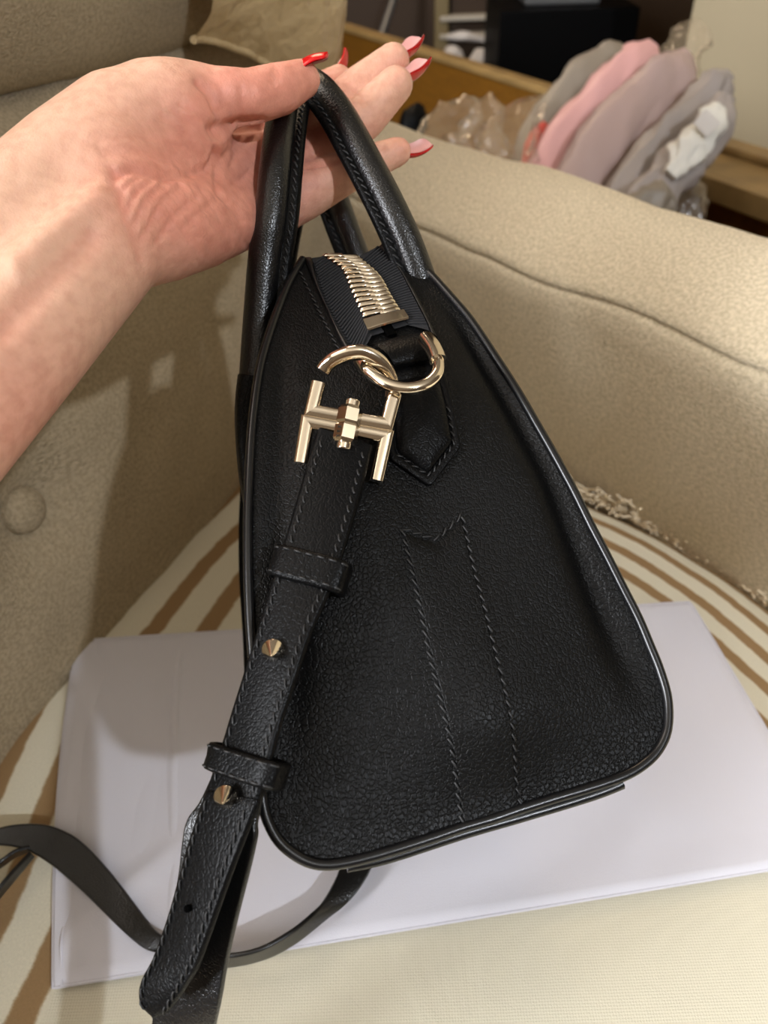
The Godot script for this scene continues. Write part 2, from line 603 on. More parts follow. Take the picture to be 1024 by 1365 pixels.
	put("ring_tab", done(fan_on_panel(tab, mid_tab, [[1.0, -0.001], [1.0, 0.0012], [0.97, 0.0019], [0.86, 0.002], [0.81, 0.0009], [0.77, 0.0012], [0.70, 0.0028], [0.5, 0.0036], [0.0, 0.0040]]), Vector3.BACK), M.strap_leather, bag)
	var inner := PackedVector2Array()
	for i in [1, 2, 3, 4]:
		inner.append(mid_tab.lerp(corners[i], 0.83))
	stitches(path_on_panel(inner, 0.0014), Vector3.BACK, 0.0028, 0.0020, 0.0007, st, 0.3)
	var zl := [Vector2(-0.0187, 0.1788), Vector2(-0.0175, 0.1694), Vector2(-0.0158, 0.1577), Vector2(-0.0138, 0.1443)]
	stitches(path_on_panel(spline2(zl, 4), 0.0006), Vector3.BACK, 0.0030, 0.0020, 0.0006, st, 0.2)
	# zip: facings, tapes, teeth, stop
	var f1 := [Vector2(-0.0158, 0.1841), Vector2(-0.0151, 0.1724), Vector2(-0.0138, 0.1606), Vector2(-0.0126, 0.1465), Vector2(-0.0108, 0.1377)]
	var f2 := [Vector2(-0.013, 0.1837), Vector2(-0.0137, 0.1683), Vector2(-0.0125, 0.1563), Vector2(-0.0108, 0.1481), Vector2(-0.0087, 0.1396)]
	var e1 := [Vector2(-0.0091, 0.1832), Vector2(-0.0043, 0.1768), Vector2(-0.0034, 0.1675), Vector2(-0.0026, 0.1568), Vector2(-0.002, 0.1474)]
	var e2 := [Vector2(0.0028, 0.1816), Vector2(0.0064, 0.1761), Vector2(0.0088, 0.1707), Vector2(0.0099, 0.1618), Vector2(0.0118, 0.1502)]
	var g1 := [Vector2(0.0122, 0.1856), Vector2(0.0161, 0.1741), Vector2(0.0173, 0.1634), Vector2(0.0182, 0.1509), Vector2(0.0179, 0.1467)]
	var g2 := [Vector2(0.0157, 0.1874), Vector2(0.0178, 0.1722), Vector2(0.0193, 0.1612), Vector2(0.0199, 0.1485), Vector2(0.0201, 0.1434)]
	put("zip_facing", done(strip_on_panel(f1, f2, 20, [[0.0, 0.0], [0.1, 0.0016], [0.5, 0.0022], [0.85, 0.002], [1.0, 0.0002]], 1.0), Vector3.BACK), M.smooth_leather, bag)
	put("zip_facing", done(strip_on_panel(g1, g2, 20, [[0.0, 0.0004], [0.15, 0.0022], [0.5, 0.0026], [0.9, 0.0018], [1.0, 0.0]], 1.0), Vector3.BACK), M.smooth_leather, bag)
	for side in [[f2, e1], [e2, g1]]:
		var tape := put("zip_tape", done(strip_on_panel(side[0], side[1], 24, [[0.0, 0.0008], [0.3, 0.0016], [0.7, 0.0022], [1.0, 0.0022]], 1.0), Vector3.BACK), M.zip_tape, bag)
		var ribs := Bag3.new()
		var ta := spline2(side[0], 5)
		var tb := spline2(side[1], 5)
		for k in 34:
			var a: Vector2 = along(ta, clampf((k + 2.4) / 36.0, 0.0, 1.0))
			var b: Vector2 = along(tb, clampf((k + 0.2) / 36.0, 0.0, 1.0))
			sweep(PackedVector3Array([pan2(a.lerp(b, 0.06), 0.0011), pan2(a.lerp(b, 0.5), 0.0021), pan2(a.lerp(b, 0.94), 0.0025)]), 0.0010, 0.0016, 2.0, Vector3.ZERO, 6, false, ribs)
		stuff(put("twill_rib", done(ribs), M.zip_tape, tape))
	put("zip_bed", done(strip_on_panel(e1, e2, 20, [[0.0, 0.0014], [0.5, 0.0012], [1.0, 0.0014]], 1.0), Vector3.BACK), M.zip_tape, bag)
	var s1 := spline2(e1, 6)
	var s2 := spline2(e2, 6)
	for k in 15:
		var t := k / 14.0 * 0.78
		for sd in 2:
			var tt := t + (0.0 if sd == 0 else 0.78 / 28.0)
			var a: Vector2 = along(s1, tt)
			var b: Vector2 = along(s2, tt)
			var p0 := a.lerp(b, 0.02 if sd == 0 else 0.98)
			var p1 := a.lerp(b, 0.54 if sd == 0 else 0.46)
			var tooth := put("zip_tooth", done(sweep(PackedVector3Array([pan2(p0, 0.0018), pan2(p0.lerp(p1, 0.12), 0.0030), pan2(p0.lerp(p1, 0.8), 0.0032), pan2(p1, 0.0026)]), 0.0017, 0.0018, 4.0, Vector3.ZERO, 8)), M.pale_gold, bag)
			tooth.set_meta("group", "zip teeth")
	var plate := [PackedVector3Array(), PackedVector3Array()]
	for k in 9:
		var t := lerpf(-0.06, 1.06, k / 8.0)
		for e in 2:
			var f := 0.82 if e == 0 else 0.945
			var q: Vector2 = (along(s1, f) as Vector2).lerp(along(s2, f), t)
			plate[e].append(pan2(q, 0.0030 + 0.0009 * sin(PI * clampf(t, 0.0, 1.0))))
	tag(put("zip_stop", done(facets(slab(plate[0], plate[1], 0.0012, 3))), M.pale_gold, bag), "pale gold metal zip stop")
	put("zip_gap", done(sweep(PackedVector3Array([pan2(Vector2(0.0041, 0.1513), 0.0016), pan2(Vector2(0.0048, 0.1464), 0.0016)]), 0.0036, 0.0014, 3.0, Vector3.RIGHT, 8)), M.dark_hole, bag)
	# leather loop that carries the ring
	var l0 := [Vector2(-0.0031, 0.1443), Vector2(0.0076, 0.146), Vector2(0.0179, 0.1467)]
	var l1 := [Vector2(0.0014, 0.1334), Vector2(0.0088, 0.134), Vector2(0.0157, 0.1344)]
	rows = []
	for i in 13:
		var a: Vector2 = along(l0, i / 12.0)
		var b: Vector2 = along(l1, i / 12.0)
		var row := PackedVector3Array()
		for k in 13:
			var t := k / 12.0
			row.append(pan2(a.lerp(b, t), 0.0015 + 0.0052 * sqrt(maxf(sin(PI * t), 0.0))))
		rows.append(row)
	put("ring_loop", done(grid(rows), Vector3.BACK), M.strap_leather, bag)
	# D ring
	var ring := spline(into_bag([Vector3(0.0149, 0.2508, -0.2283), Vector3(0.0172, 0.2499, -0.2229), Vector3(0.0183, 0.2484, -0.2165), Vector3(0.0175, 0.2472, -0.2109), Vector3(0.0138, 0.2464, -0.2063), Vector3(0.0083, 0.2464, -0.2044), Vector3(0.0027, 0.2472, -0.2057), Vector3(-0.002, 0.2485, -0.2094), Vector3(-0.0046, 0.2494, -0.2134), Vector3(-0.0063, 0.2488, -0.2194), Vector3(-0.0049, 0.2486, -0.2245)]), 6)
	var dr := put("d_ring", done(sweep(ring, 0.0040, 0.0040, 2.0, Vector3.ZERO, 16)), M.pale_gold, bag)
	tag(dr, "pale gold metal ring")
	put("ring_collar", done(sweep(spline(into_bag([Vector3(0.0151, 0.2508, -0.2274), Vector3(0.0171, 0.2502, -0.2219), Vector3(0.0183, 0.249, -0.2163)]), 4), 0.0050, 0.0046, 3.2, Vector3.ZERO, 14)), M.pale_gold, dr)
	# handles
	handle([Vector3(-0.0468, 0.2002, -0.2361), Vector3(-0.0461, 0.2113, -0.2441), Vector3(-0.0451, 0.2229, -0.2512), Vector3(-0.0421, 0.243, -0.2642), Vector3(-0.0391, 0.2607, -0.2751), Vector3(-0.0362, 0.2716, -0.2816), Vector3(-0.0342, 0.2841, -0.2948), Vector3(-0.0327, 0.2938, -0.3159), Vector3(-0.0314, 0.2978, -0.335), Vector3(-0.0308, 0.2979, -0.3573), Vector3(-0.0306, 0.2914, -0.3779), Vector3(-0.0323, 0.2737, -0.3787), Vector3(-0.0381, 0.2539, -0.3699), Vector3(-0.0455, 0.229, -0.3543), Vector3(-0.0529, 0.1961, -0.3305), Vector3(-0.0561, 0.1712, -0.3057)], Vector3(1.0, 0.0, 0.25))
	handle([Vector3(0.0266, 0.2131, -0.2573), Vector3(0.0209, 0.2351, -0.2693), Vector3(0.0132, 0.2561, -0.2817), Vector3(0.0066, 0.2691, -0.2913), Vector3(-0.0032, 0.2835, -0.3086), Vector3(-0.0117, 0.2944, -0.3243), Vector3(-0.0185, 0.3002, -0.3343), Vector3(-0.0232, 0.3, -0.3486), Vector3(-0.025, 0.2964, -0.3664), Vector3(-0.0249, 0.2881, -0.3816), Vector3(-0.0224, 0.2709, -0.3763), Vector3(-0.0169, 0.2515, -0.36), Vector3(-0.0081, 0.2307, -0.3426), Vector3(0.0006, 0.2077, -0.3259), Vector3(0.0081, 0.1811, -0.3114)], Vector3(-1.0, -0.1, 0.25))
	# the leather holders of the near handle leg on the left face
	var hold := spline(into_bag([Vector3(-0.0469, 0.2252, -0.2512), Vector3(-0.0481, 0.2193, -0.2469), Vector3(-0.0488, 0.2125, -0.2425), Vector3(-0.0489, 0.2032, -0.2367), Vector3(-0.0484, 0.1939, -0.2308), Vector3(-0.0475, 0.1873, -0.2266)]), 5)
	put("handle_holder", done(sweep(hold, 0.0185, 0.0088, 3.5, Vector3(0, 0, 1), 18)), M.grained_leather, bag)
	stuff(put("stitching", done(st), M.thread, bag))

func handle(world: Array, flange: Vector3) -> void:
	var path := spline(into_bag(world), 6)
	var h := put("handle", done(sweep(path, 0.0122, 0.0122, 2.0, Vector3.ZERO, 18)), M.smooth_leather, bag)
	var edge := PackedVector3Array()
	var root := PackedVector3Array()
	var seam := PackedVector3Array()
	var cnt := path.size()
	var apex: Vector3 = path[cnt / 2]
	for i in cnt:
		var d := (path[mini(i + 1, cnt - 1)] - path[maxi(i - 1, 0)]).normalized()
		var f := (flange - d * flange.dot(d)).normalized()
		root.append(path[i] + f * 0.0035)
		edge.append(path[i] + f * 0.0098)
		seam.append(path[i] + f * 0.0075 + d.cross(f).normalized() * 0.0018 * signf(d.cross(f).z))
	put("handle_edge", done(slab(root, edge, 0.0034, 4)), M.strap_leather, h)
	stuff(put("handle_stitching", done(stitches(seam, Vector3.BACK, 0.0031, 0.0022, 0.0007, null, 0.3)), M.thread, h))

# ---------------------------------------------------------------- strap

func build_strap() -> void:
	var s := thing("shoulder_strap", "narrow black leather shoulder strap with gold clasp, studs and keepers, hanging from the handbag ring", "bag strap")
	# clasp: an open round-topped hook over an H-shaped frame, joined by a swivel
	var clasp := put("clasp", done(sweep(spline([Vector3(-0.017, 0.2495, -0.2115), Vector3(-0.0157, 0.2509, -0.2121), Vector3(-0.0129, 0.2529, -0.2124), Vector3(-0.0085, 0.2544, -0.2126), Vector3(-0.0042, 0.254, -0.2131), Vector3(0.0002, 0.2511, -0.2129), Vector3(0.0029, 0.2468, -0.2125), Vector3(0.0039, 0.2431, -0.2107), Vector3(0.0037, 0.2417, -0.2063)], 5), 0.0048, 0.0040, 2.6, Vector3.ZERO, 14)), M.pale_gold, s)
	tag(clasp, "pale gold metal clasp")
	var g := Bag3.new()
	var view := (Vector3(0, 0.37, 0) - Vector3(-0.0096, 0.2397, -0.1987)).normalized()
	mitred([Vector3(-0.0185, 0.2472, -0.2079), Vector3(-0.0206, 0.2416, -0.201), Vector3(0.0018, 0.2377, -0.1986), Vector3(0.0044, 0.2433, -0.2063)], 0.0046, 0.0042, view, g)
	put("clasp_frame", done(g), M.pale_gold, clasp)
	g = Bag3.new()
	mitred([Vector3(-0.0242, 0.2316, -0.1886), Vector3(-0.0221, 0.2396, -0.1984), Vector3(0.0014, 0.2352, -0.1958), Vector3(-0.0019, 0.2264, -0.1856)], 0.0044, 0.0040, view, g)
	put("strap_frame", done(g), M.pale_gold, clasp)
	var axis := (Vector3(-0.011, 0.2362, -0.1912) - Vector3(-0.0083, 0.244, -0.201)).normalized()
	put("swivel", done(facets(lathe([Vector2(0.0001, -0.0002), Vector2(0.0030, -0.0002), Vector2(0.0037, 0.0009), Vector2(0.0037, 0.0047), Vector2(0.0031, 0.0056)], Vector3(-0.0086, 0.2439, -0.199), axis, 6))), M.pale_gold, clasp)
	put("swivel", done(facets(lathe([Vector2(0.0031, 0.0), Vector2(0.0037, 0.0009), Vector2(0.0037, 0.0049), Vector2(0.0029, 0.0059), Vector2(0.0001, 0.0059)], Vector3(-0.0097, 0.2407, -0.195), axis, 6))), M.pale_gold, clasp)
	put("swivel_pin", done(lathe([Vector2(0.0020, -0.0022), Vector2(0.0023, -0.0018), Vector2(0.0023, 0.0128), Vector2(0.0018, 0.0132)], Vector3(-0.0085, 0.2436, -0.1994), axis, 16)), M.pale_gold, clasp)
	g = Bag3.new()
	for k in 3:
		var a: Vector3 = Vector3(-0.0125, 0.2426, -0.1905).lerp(Vector3(-0.013, 0.241, -0.1883), k / 2.0)
		sweep(PackedVector3Array([a, a + Vector3(0.0010, 0.0007, 0.0)]), 0.00035, 0.0002, 2.0, Vector3.ZERO, 5, false, g)
		sweep(PackedVector3Array([a + Vector3(0, 0.0007, 0), a + Vector3(0.0010, 0.0, 0.0)]), 0.00035, 0.0002, 2.0, Vector3.ZERO, 5, false, g)
	put("engraved_mark", done(g), M.engraving, clasp)
	# the hanging band: from the clasp through both keepers
	var le := spline([Vector3(-0.0188, 0.2387, -0.1959), Vector3(-0.0202, 0.2359, -0.1923), Vector3(-0.0234, 0.2305, -0.1819), Vector3(-0.0273, 0.2232, -0.1699), Vector3(-0.0313, 0.2155, -0.1588), Vector3(-0.0353, 0.2077, -0.1484), Vector3(-0.0392, 0.1999, -0.1386), Vector3(-0.0428, 0.1926, -0.1305), Vector3(-0.0456, 0.1865, -0.1241), Vector3(-0.0483, 0.1812, -0.1184), Vector3(-0.0509, 0.1765, -0.1131)], 4)
	var ri := spline([Vector3(-0.0025, 0.2341, -0.1921), Vector3(-0.0037, 0.2329, -0.1878), Vector3(-0.0065, 0.2283, -0.1761), Vector3(-0.0106, 0.2219, -0.1635), Vector3(-0.0149, 0.2156, -0.1524), Vector3(-0.0205, 0.2094, -0.1413), Vector3(-0.0245, 0.2032, -0.1315), Vector3(-0.0283, 0.1967, -0.1229), Vector3(-0.0309, 0.1917, -0.116), Vector3(-0.0332, 0.1869, -0.11), Vector3(-0.0352, 0.183, -0.1055)], 4)
	put("strap_band", done(slab(le, ri, 0.0024, 8, null, 0.0004)), M.strap_leather, s)
	# the free end, with its pointed tip
	var le2 := spline([Vector3(-0.0497, 0.1794, -0.114), Vector3(-0.0505, 0.1782, -0.1125), Vector3(-0.0541, 0.1711, -0.1059), Vector3(-0.0575, 0.1628, -0.099), Vector3(-0.0608, 0.155, -0.0924), Vector3(-0.0651, 0.1465, -0.0859), Vector3(-0.0683, 0.1423, -0.0824), Vector3(-0.0693, 0.1394, -0.08), Vector3(-0.0686, 0.1375, -0.0777), Vector3(-0.0658, 0.136, -0.0758)], 4)
	var ri2 := spline([Vector3(-0.0339, 0.1865, -0.1065), Vector3(-0.0348, 0.185, -0.1045), Vector3(-0.0389, 0.1782, -0.0982), Vector3(-0.0428, 0.171, -0.0922), Vector3(-0.0468, 0.1629, -0.086), Vector3(-0.0508, 0.1547, -0.0804), Vector3(-0.0541, 0.1493, -0.0779), Vector3(-0.0569, 0.1451, -0.0763), Vector3(-0.0599, 0.1407, -0.0752), Vector3(-0.0639, 0.1368, -0.0752)], 4)
	var tip := put("strap_end", done(slab(le2, ri2, 0.0022, 8, null, 0.0003)), M.strap_leather, s)
	# the long lower band, going down behind the free end
	var le3 := spline([Vector3(-0.0494, 0.1778, -0.1194), Vector3(-0.0531, 0.1724, -0.1149), Vector3(-0.0565, 0.169, -0.112), Vector3(-0.058, 0.1647, -0.1084), Vector3(-0.0598, 0.1559, -0.1023), Vector3(-0.0636, 0.1423, -0.0922), Vector3(-0.0681, 0.1275, -0.0824), Vector3(-0.0724, 0.1118, -0.0744), Vector3(-0.0892, 0.0749, -0.0657), Vector3(-0.1217, 0.0332, -0.0633)] + [Vector3(-0.165, 0.012, -0.02), Vector3(-0.20, 0.006, 0.02)], 4)
	var ri3 := spline([Vector3(-0.0337, 0.1829, -0.1119), Vector3(-0.0349, 0.179, -0.1087), Vector3(-0.0357, 0.1765, -0.1059), Vector3(-0.0357, 0.1745, -0.1035), Vector3(-0.0376, 0.1685, -0.0992), Vector3(-0.0415, 0.1576, -0.092), Vector3(-0.0456, 0.145, -0.084), Vector3(-0.0496, 0.1302, -0.0755), Vector3(-0.0618, 0.0924, -0.0647), Vector3(-0.0958, 0.0421, -0.0591)] + [Vector3(-0.148, 0.012, -0.006), Vector3(-0.188, 0.006, 0.036)], 4)
	put("strap_band", done(slab(le3, ri3, 0.0022, 6)), M.smooth_leather, s)
	# stitching along both edges
	var st := Bag3.new()
	for pair in [[le, ri, 3], [le2, ri2, 4]]:
		for f in [0.13, 0.87]:
			var path := PackedVector3Array()
			var up := Vector3.ZERO
			for i in range(pair[2], pair[0].size() - 3):
				var a: Vector3 = pair[0][i]
				var b: Vector3 = pair[1][i]
				var d: Vector3 = (pair[0][i + 1] - pair[0][i - 1]).normalized()
				up = d.cross((b - a).normalized()).normalized()
				if up.dot(Vector3(0, 0.7, 0.7)) < 0.0:
					up = -up
				path.append(a.lerp(b, f) + up * 0.0014)
			stitches(path, up, 0.0030, 0.0021, 0.0006, st, 0.25)
	stuff(put("stitching", done(st), M.thread, s))
	# keepers
	keeper(s, [Vector3(-0.0302, 0.2212, -0.1656), Vector3(-0.0112, 0.2213, -0.1572), Vector3(-0.0138, 0.2164, -0.1498), Vector3(-0.0328, 0.2162, -0.1575)])
	keeper(s, [Vector3(-0.0489, 0.1873, -0.1241), Vector3(-0.0298, 0.1937, -0.1131), Vector3(-0.0322, 0.189, -0.1079), Vector3(-0.0507, 0.1834, -0.1182)])
	stud(s, le[22], ri[22], le[26] - le[22])
	stud(s, le2[1], ri2[1], le2[4] - le2[1])
	var hp := Vector3(-0.054, 0.1633, -0.0907)
	put("punched_hole", done(lathe([Vector2(0.0001, -0.0004), Vector2(0.0009, -0.0004), Vector2(0.0010, 0.0004), Vector2(0.0004, 0.0005)], hp, (Vector3(0, 0.37, 0) - hp).normalized(), 14)), M.dark_hole, tip)
	# the part that lies on the white cloth and the seat
	var a1 := spline([Vector3(-0.0066, 0.016, -0.189), Vector3(-0.0093, 0.015, -0.1769), Vector3(-0.0132, 0.014, -0.1678), Vector3(-0.021, 0.013, -0.1578), Vector3(-0.0307, 0.011, -0.1519), Vector3(-0.0447, 0.01, -0.1421), Vector3(-0.0576, 0.009, -0.1366), Vector3(-0.0733, 0.009, -0.1339), Vector3(-0.0876, 0.01, -0.1345), Vector3(-0.0998, 0.01, -0.1388), Vector3(-0.1083, 0.01, -0.1409), Vector3(-0.1154, 0.01, -0.1451), Vector3(-0.1245, 0.01, -0.1519), Vector3(-0.1384, 0.01, -0.1631), Vector3(-0.1523, 0.011, -0.1734), Vector3(-0.1627, 0.012, -0.1803), Vector3(-0.1741, 0.013, -0.186), Vector3(-0.1837, 0.014, -0.188), Vector3(-0.1945, 0.014, -0.1884), Vector3(-0.2125, 0.012, -0.1871)], 4)
	var b1 := spline([Vector3(-0.023, 0.014, -0.1859), Vector3(-0.0256, 0.014, -0.1734), Vector3(-0.0284, 0.016, -0.1647), Vector3(-0.0329, 0.018, -0.1554), Vector3(-0.0382, 0.021, -0.1479), Vector3(-0.0463, 0.024, -0.1403), Vector3(-0.0579, 0.025, -0.1341), Vector3(-0.0708, 0.024, -0.1326), Vector3(-0.0835, 0.02, -0.136), Vector3(-0.0946, 0.016, -0.1414), Vector3(-0.1037, 0.014, -0.1462), Vector3(-0.1104, 0.013, -0.1525), Vector3(-0.1184, 0.012, -0.1609), Vector3(-0.1297, 0.013, -0.1723), Vector3(-0.1429, 0.014, -0.1843), Vector3(-0.1544, 0.015, -0.1923), Vector3(-0.1681, 0.016, -0.1972), Vector3(-0.1822, 0.017, -0.1972), Vector3(-0.1943, 0.018, -0.1937), Vector3(-0.2109, 0.017, -0.1896)], 4)
	put("strap_loop", done(slab(a1, b1, 0.0020, 6)), M.smooth_leather, s)
	put("strap_loop", done(slab(spline([Vector3(-0.1731, 0.008, -0.1892), Vector3(-0.1818, 0.007, -0.1863), Vector3(-0.1878, 0.006, -0.1819), Vector3(-0.199, 0.006, -0.1738)], 4), spline([Vector3(-0.1716, 0.014, -0.1879), Vector3(-0.1778, 0.017, -0.1841), Vector3(-0.1826, 0.018, -0.1788), Vector3(-0.194, 0.018, -0.1722)], 4), 0.0018, 4)), M.smooth_leather, s)
	put("strap_loop", done(slab(spline([Vector3(-0.1723, 0.008, -0.1855), Vector3(-0.1782, 0.007, -0.1754), Vector3(-0.1828, 0.006, -0.1678), Vector3(-0.1884, 0.005, -0.1539)], 4), spline([Vector3(-0.1719, 0.014, -0.1847), Vector3(-0.1768, 0.016, -0.1739), Vector3(-0.1804, 0.016, -0.1666), Vector3(-0.1874, 0.014, -0.1546)], 4), 0.0018, 4)), M.smooth_leather, s)

func keeper(s: Node3D, c: Array) -> void:
	# a leather loop round the strap: corners of its front face
	var rows := []
	var ac: Vector3 = (c[1] + c[2] - c[0] - c[3]).normalized()
	var dn: Vector3 = (c[3] + c[2] - c[0] - c[1]).normalized()
	var nrm := dn.cross(ac).normalized()
	if nrm.z < 0.0:
		nrm = -nrm
	var seam := Bag3.new()
	var lines := [PackedVector3Array(), PackedVector3Array()]
	for i in 48:
		var a := TAU * i / 48.0
		var x := signf(cos(a)) * pow(absf(cos(a)), 0.45)
		var z := signf(sin(a)) * pow(absf(sin(a)), 0.6)
		var row := PackedVector3Array()
		for q in [[0.0, 0.0], [0.04, 0.0010], [0.15, 0.0013], [0.5, 0.0011], [0.85, 0.0013], [0.96, 0.0010], [1.0, 0.0], [0.9, -0.0008], [0.1, -0.0008]]:
			var l: Vector3 = c[0].lerp(c[3], q[0])
			var r: Vector3 = c[1].lerp(c[2], q[0])
			var mid := l.lerp(r, 0.5)
			var wide := l.distance_to(r) * 0.5
			var off: float = q[1]
			row.append(mid + ac * (x * (wide + off)) + nrm * (z * (0.0038 + off) - 0.0034))
		rows.append(row)
		if i > 1 and i < 23:
			for k in 2:
				var q := 0.14 if k == 0 else 0.86
				var l: Vector3 = c[0].lerp(c[3], q)
				var r: Vector3 = c[1].lerp(c[2], q)
				lines[k].append(l.lerp(r, 0.5) + ac * (x * (l.distance_to(r) * 0.5 + 0.0012)) + nrm * (z * 0.0052 - 0.0034))
	var o := put("keeper_loop", done(grid(rows, true, true)), M.strap_leather, s)
	for k in 2:
		stitches(lines[k], nrm, 0.0034, 0.0018, 0.0007, seam)
	stuff(put("keeper_stitching", done(seam), M.thread, o))

func stud(s: Node3D, a: Vector3, b: Vector3, down: Vector3) -> void:
	var n := down.cross(b - a).normalized()
	if n.z + n.y < 0.0:
		n = -n
	var eye := (Vector3(0, 0.37, 0) - a).normalized()
	var ax := (n * 0.35 + eye + Vector3(0, -0.45, 0.2)).normalized()
	n *= 1.6
	var h := 0.0048
	tag(put("cone_stud", done(lathe([Vector2(0.0028, -0.001), Vector2(0.0031, 0.0), Vector2(0.0030, 0.0004), Vector2(0.0004, h - 0.0003), Vector2(0.0001, h)], a.lerp(b, 0.5) + n * 0.0016, ax, 32)), M.pale_gold, s), "pale gold cone stud")

# ---------------------------------------------------------------- hand

var field: PackedFloat32Array
var fn := Vector3i.ZERO
var fo := Vector3.ZERO
const CELL := 0.0019

func add_chain(pts: Array, radii: Array, k: float) -> void:
	# the nearest of the chain's tapered bones, joined softly to what is there
	var pad := k + CELL * 2.5
	var a := Vector3.ONE * 9.0
	var b := -a
	for i in pts.size():
		a = a.min(pts[i] - Vector3.ONE * radii[i])
		b = b.max(pts[i] + Vector3.ONE * radii[i])
	var lo := Vector3i(((a - Vector3.ONE * pad - fo) / CELL).floor()).clamp(Vector3i.ZERO, fn - Vector3i.ONE)
	var hi := Vector3i(((b + Vector3.ONE * pad - fo) / CELL).ceil()).clamp(Vector3i.ZERO, fn - Vector3i.ONE)
	var q := 0.25 / k
	var n := pts.size() - 1
	for z in range(lo.z, hi.z + 1):
		for y in range(lo.y, hi.y + 1):
			var row := (z * fn.y + y) * fn.x
			var p := fo + Vector3(lo.x, y, z) * CELL
			for x in range(lo.x, hi.x + 1):
				var d := 9.0
				for i in n:
					var ba: Vector3 = pts[i + 1] - pts[i]
					var pa: Vector3 = p - pts[i]
					var h := clampf(pa.dot(ba) / ba.length_squared(), 0.0, 1.0)
					d = minf(d, (pa - ba * h).length() - lerpf(radii[i], radii[i + 1], h))
				var o := field[row + x]
				var e := k - absf(d - o)
				field[row + x] = minf(d, o) - (e * e * q if e > 0.0 else 0.0)
				p.x += CELL

func surface_net() -> Array:
	var v := PackedVector3Array()
	var idx := PackedInt32Array()
	var at := {}
	var sx := 1
	var sy := fn.x
	var sz := fn.x * fn.y
	var off := [0, sx, sy, sx + sy, sz, sx + sz, sy + sz, sx + sy + sz]
	var pos := [Vector3(0, 0, 0), Vector3(1, 0, 0), Vector3(0, 1, 0), Vector3(1, 1, 0), Vector3(0, 0, 1), Vector3(1, 0, 1), Vector3(0, 1, 1), Vector3(1, 1, 1)]
	var edges := [[0, 1], [2, 3], [4, 5], [6, 7], [0, 2], [1, 3], [4, 6], [5, 7], [0, 4], [1, 5], [2, 6], [3, 7]]
	for z in fn.z - 1:
		for y in fn.y - 1:
			var base := (z * fn.y + y) * fn.x
			var x := 0
			while x < fn.x - 1:
				var c := base + x
				var f0 := field[c]
				if f0 > CELL * 2.0:   # far outside: the field cannot reach zero within this cell
					x += 1
					continue
				var inside := f0 < 0.0
				var mixed := false
				for k in range(1, 8):
					if (field[c + off[k]] < 0.0) != inside:
						mixed = true
						break
				if mixed:
					var sum := Vector3.ZERO
					var cnt := 0
					for e in edges:
						var fa := field[c + off[e[0]]]
						var fb := field[c + off[e[1]]]
						if (fa < 0.0) != (fb < 0.0):
							sum += pos[e[0]].lerp(pos[e[1]], fa / (fa - fb))
							cnt += 1
					at[c] = v.size()
					v.append(fo + (Vector3(x, y, z) + sum / cnt) * CELL)
				x += 1
	for c in at:
		var f0: float = field[c]
		for ax in [[sx, sy, sz], [sy, sz, sx], [sz, sx, sy]]:
			var f1: float = field[c + ax[0]]
			if (f0 < 0.0) != (f1 < 0.0):
				var p: int = c - ax[1]
				var q: int = c - ax[2]
				var r: int = c - ax[1] - ax[2]
				if at.has(p) and at.has(q) and at.has(r):
					if f0 < 0.0:
						idx.append_array([at[c], at[p], at[r], at[c], at[r], at[q]])
					else:
						idx.append_array([at[c], at[r], at[p], at[c], at[q], at[r]])
	return [v, idx]

func subdivided(got: Array) -> Array:
	# each triangle into four
	var v: PackedVector3Array = got[0]
	var idx: PackedInt32Array = got[1]
	var out := PackedInt32Array()
	var mids := {}
	for i in range(0, idx.size(), 3):
		var m := [0, 0, 0]
		for k in 3:
			var a := idx[i + k]
			var b := idx[i + (k + 1) % 3]
			var key := mini(a, b) * 1000000 + maxi(a, b)
			if not mids.has(key):
				mids[key] = v.size()
				v.append((v[a] + v[b]) * 0.5)
			m[k] = mids[key]
		out.append_array([idx[i], m[0], m[2], m[0], idx[i + 1], m[1], m[2], m[1], idx[i + 2], m[0], m[1], m[2]])
	return [v, out]

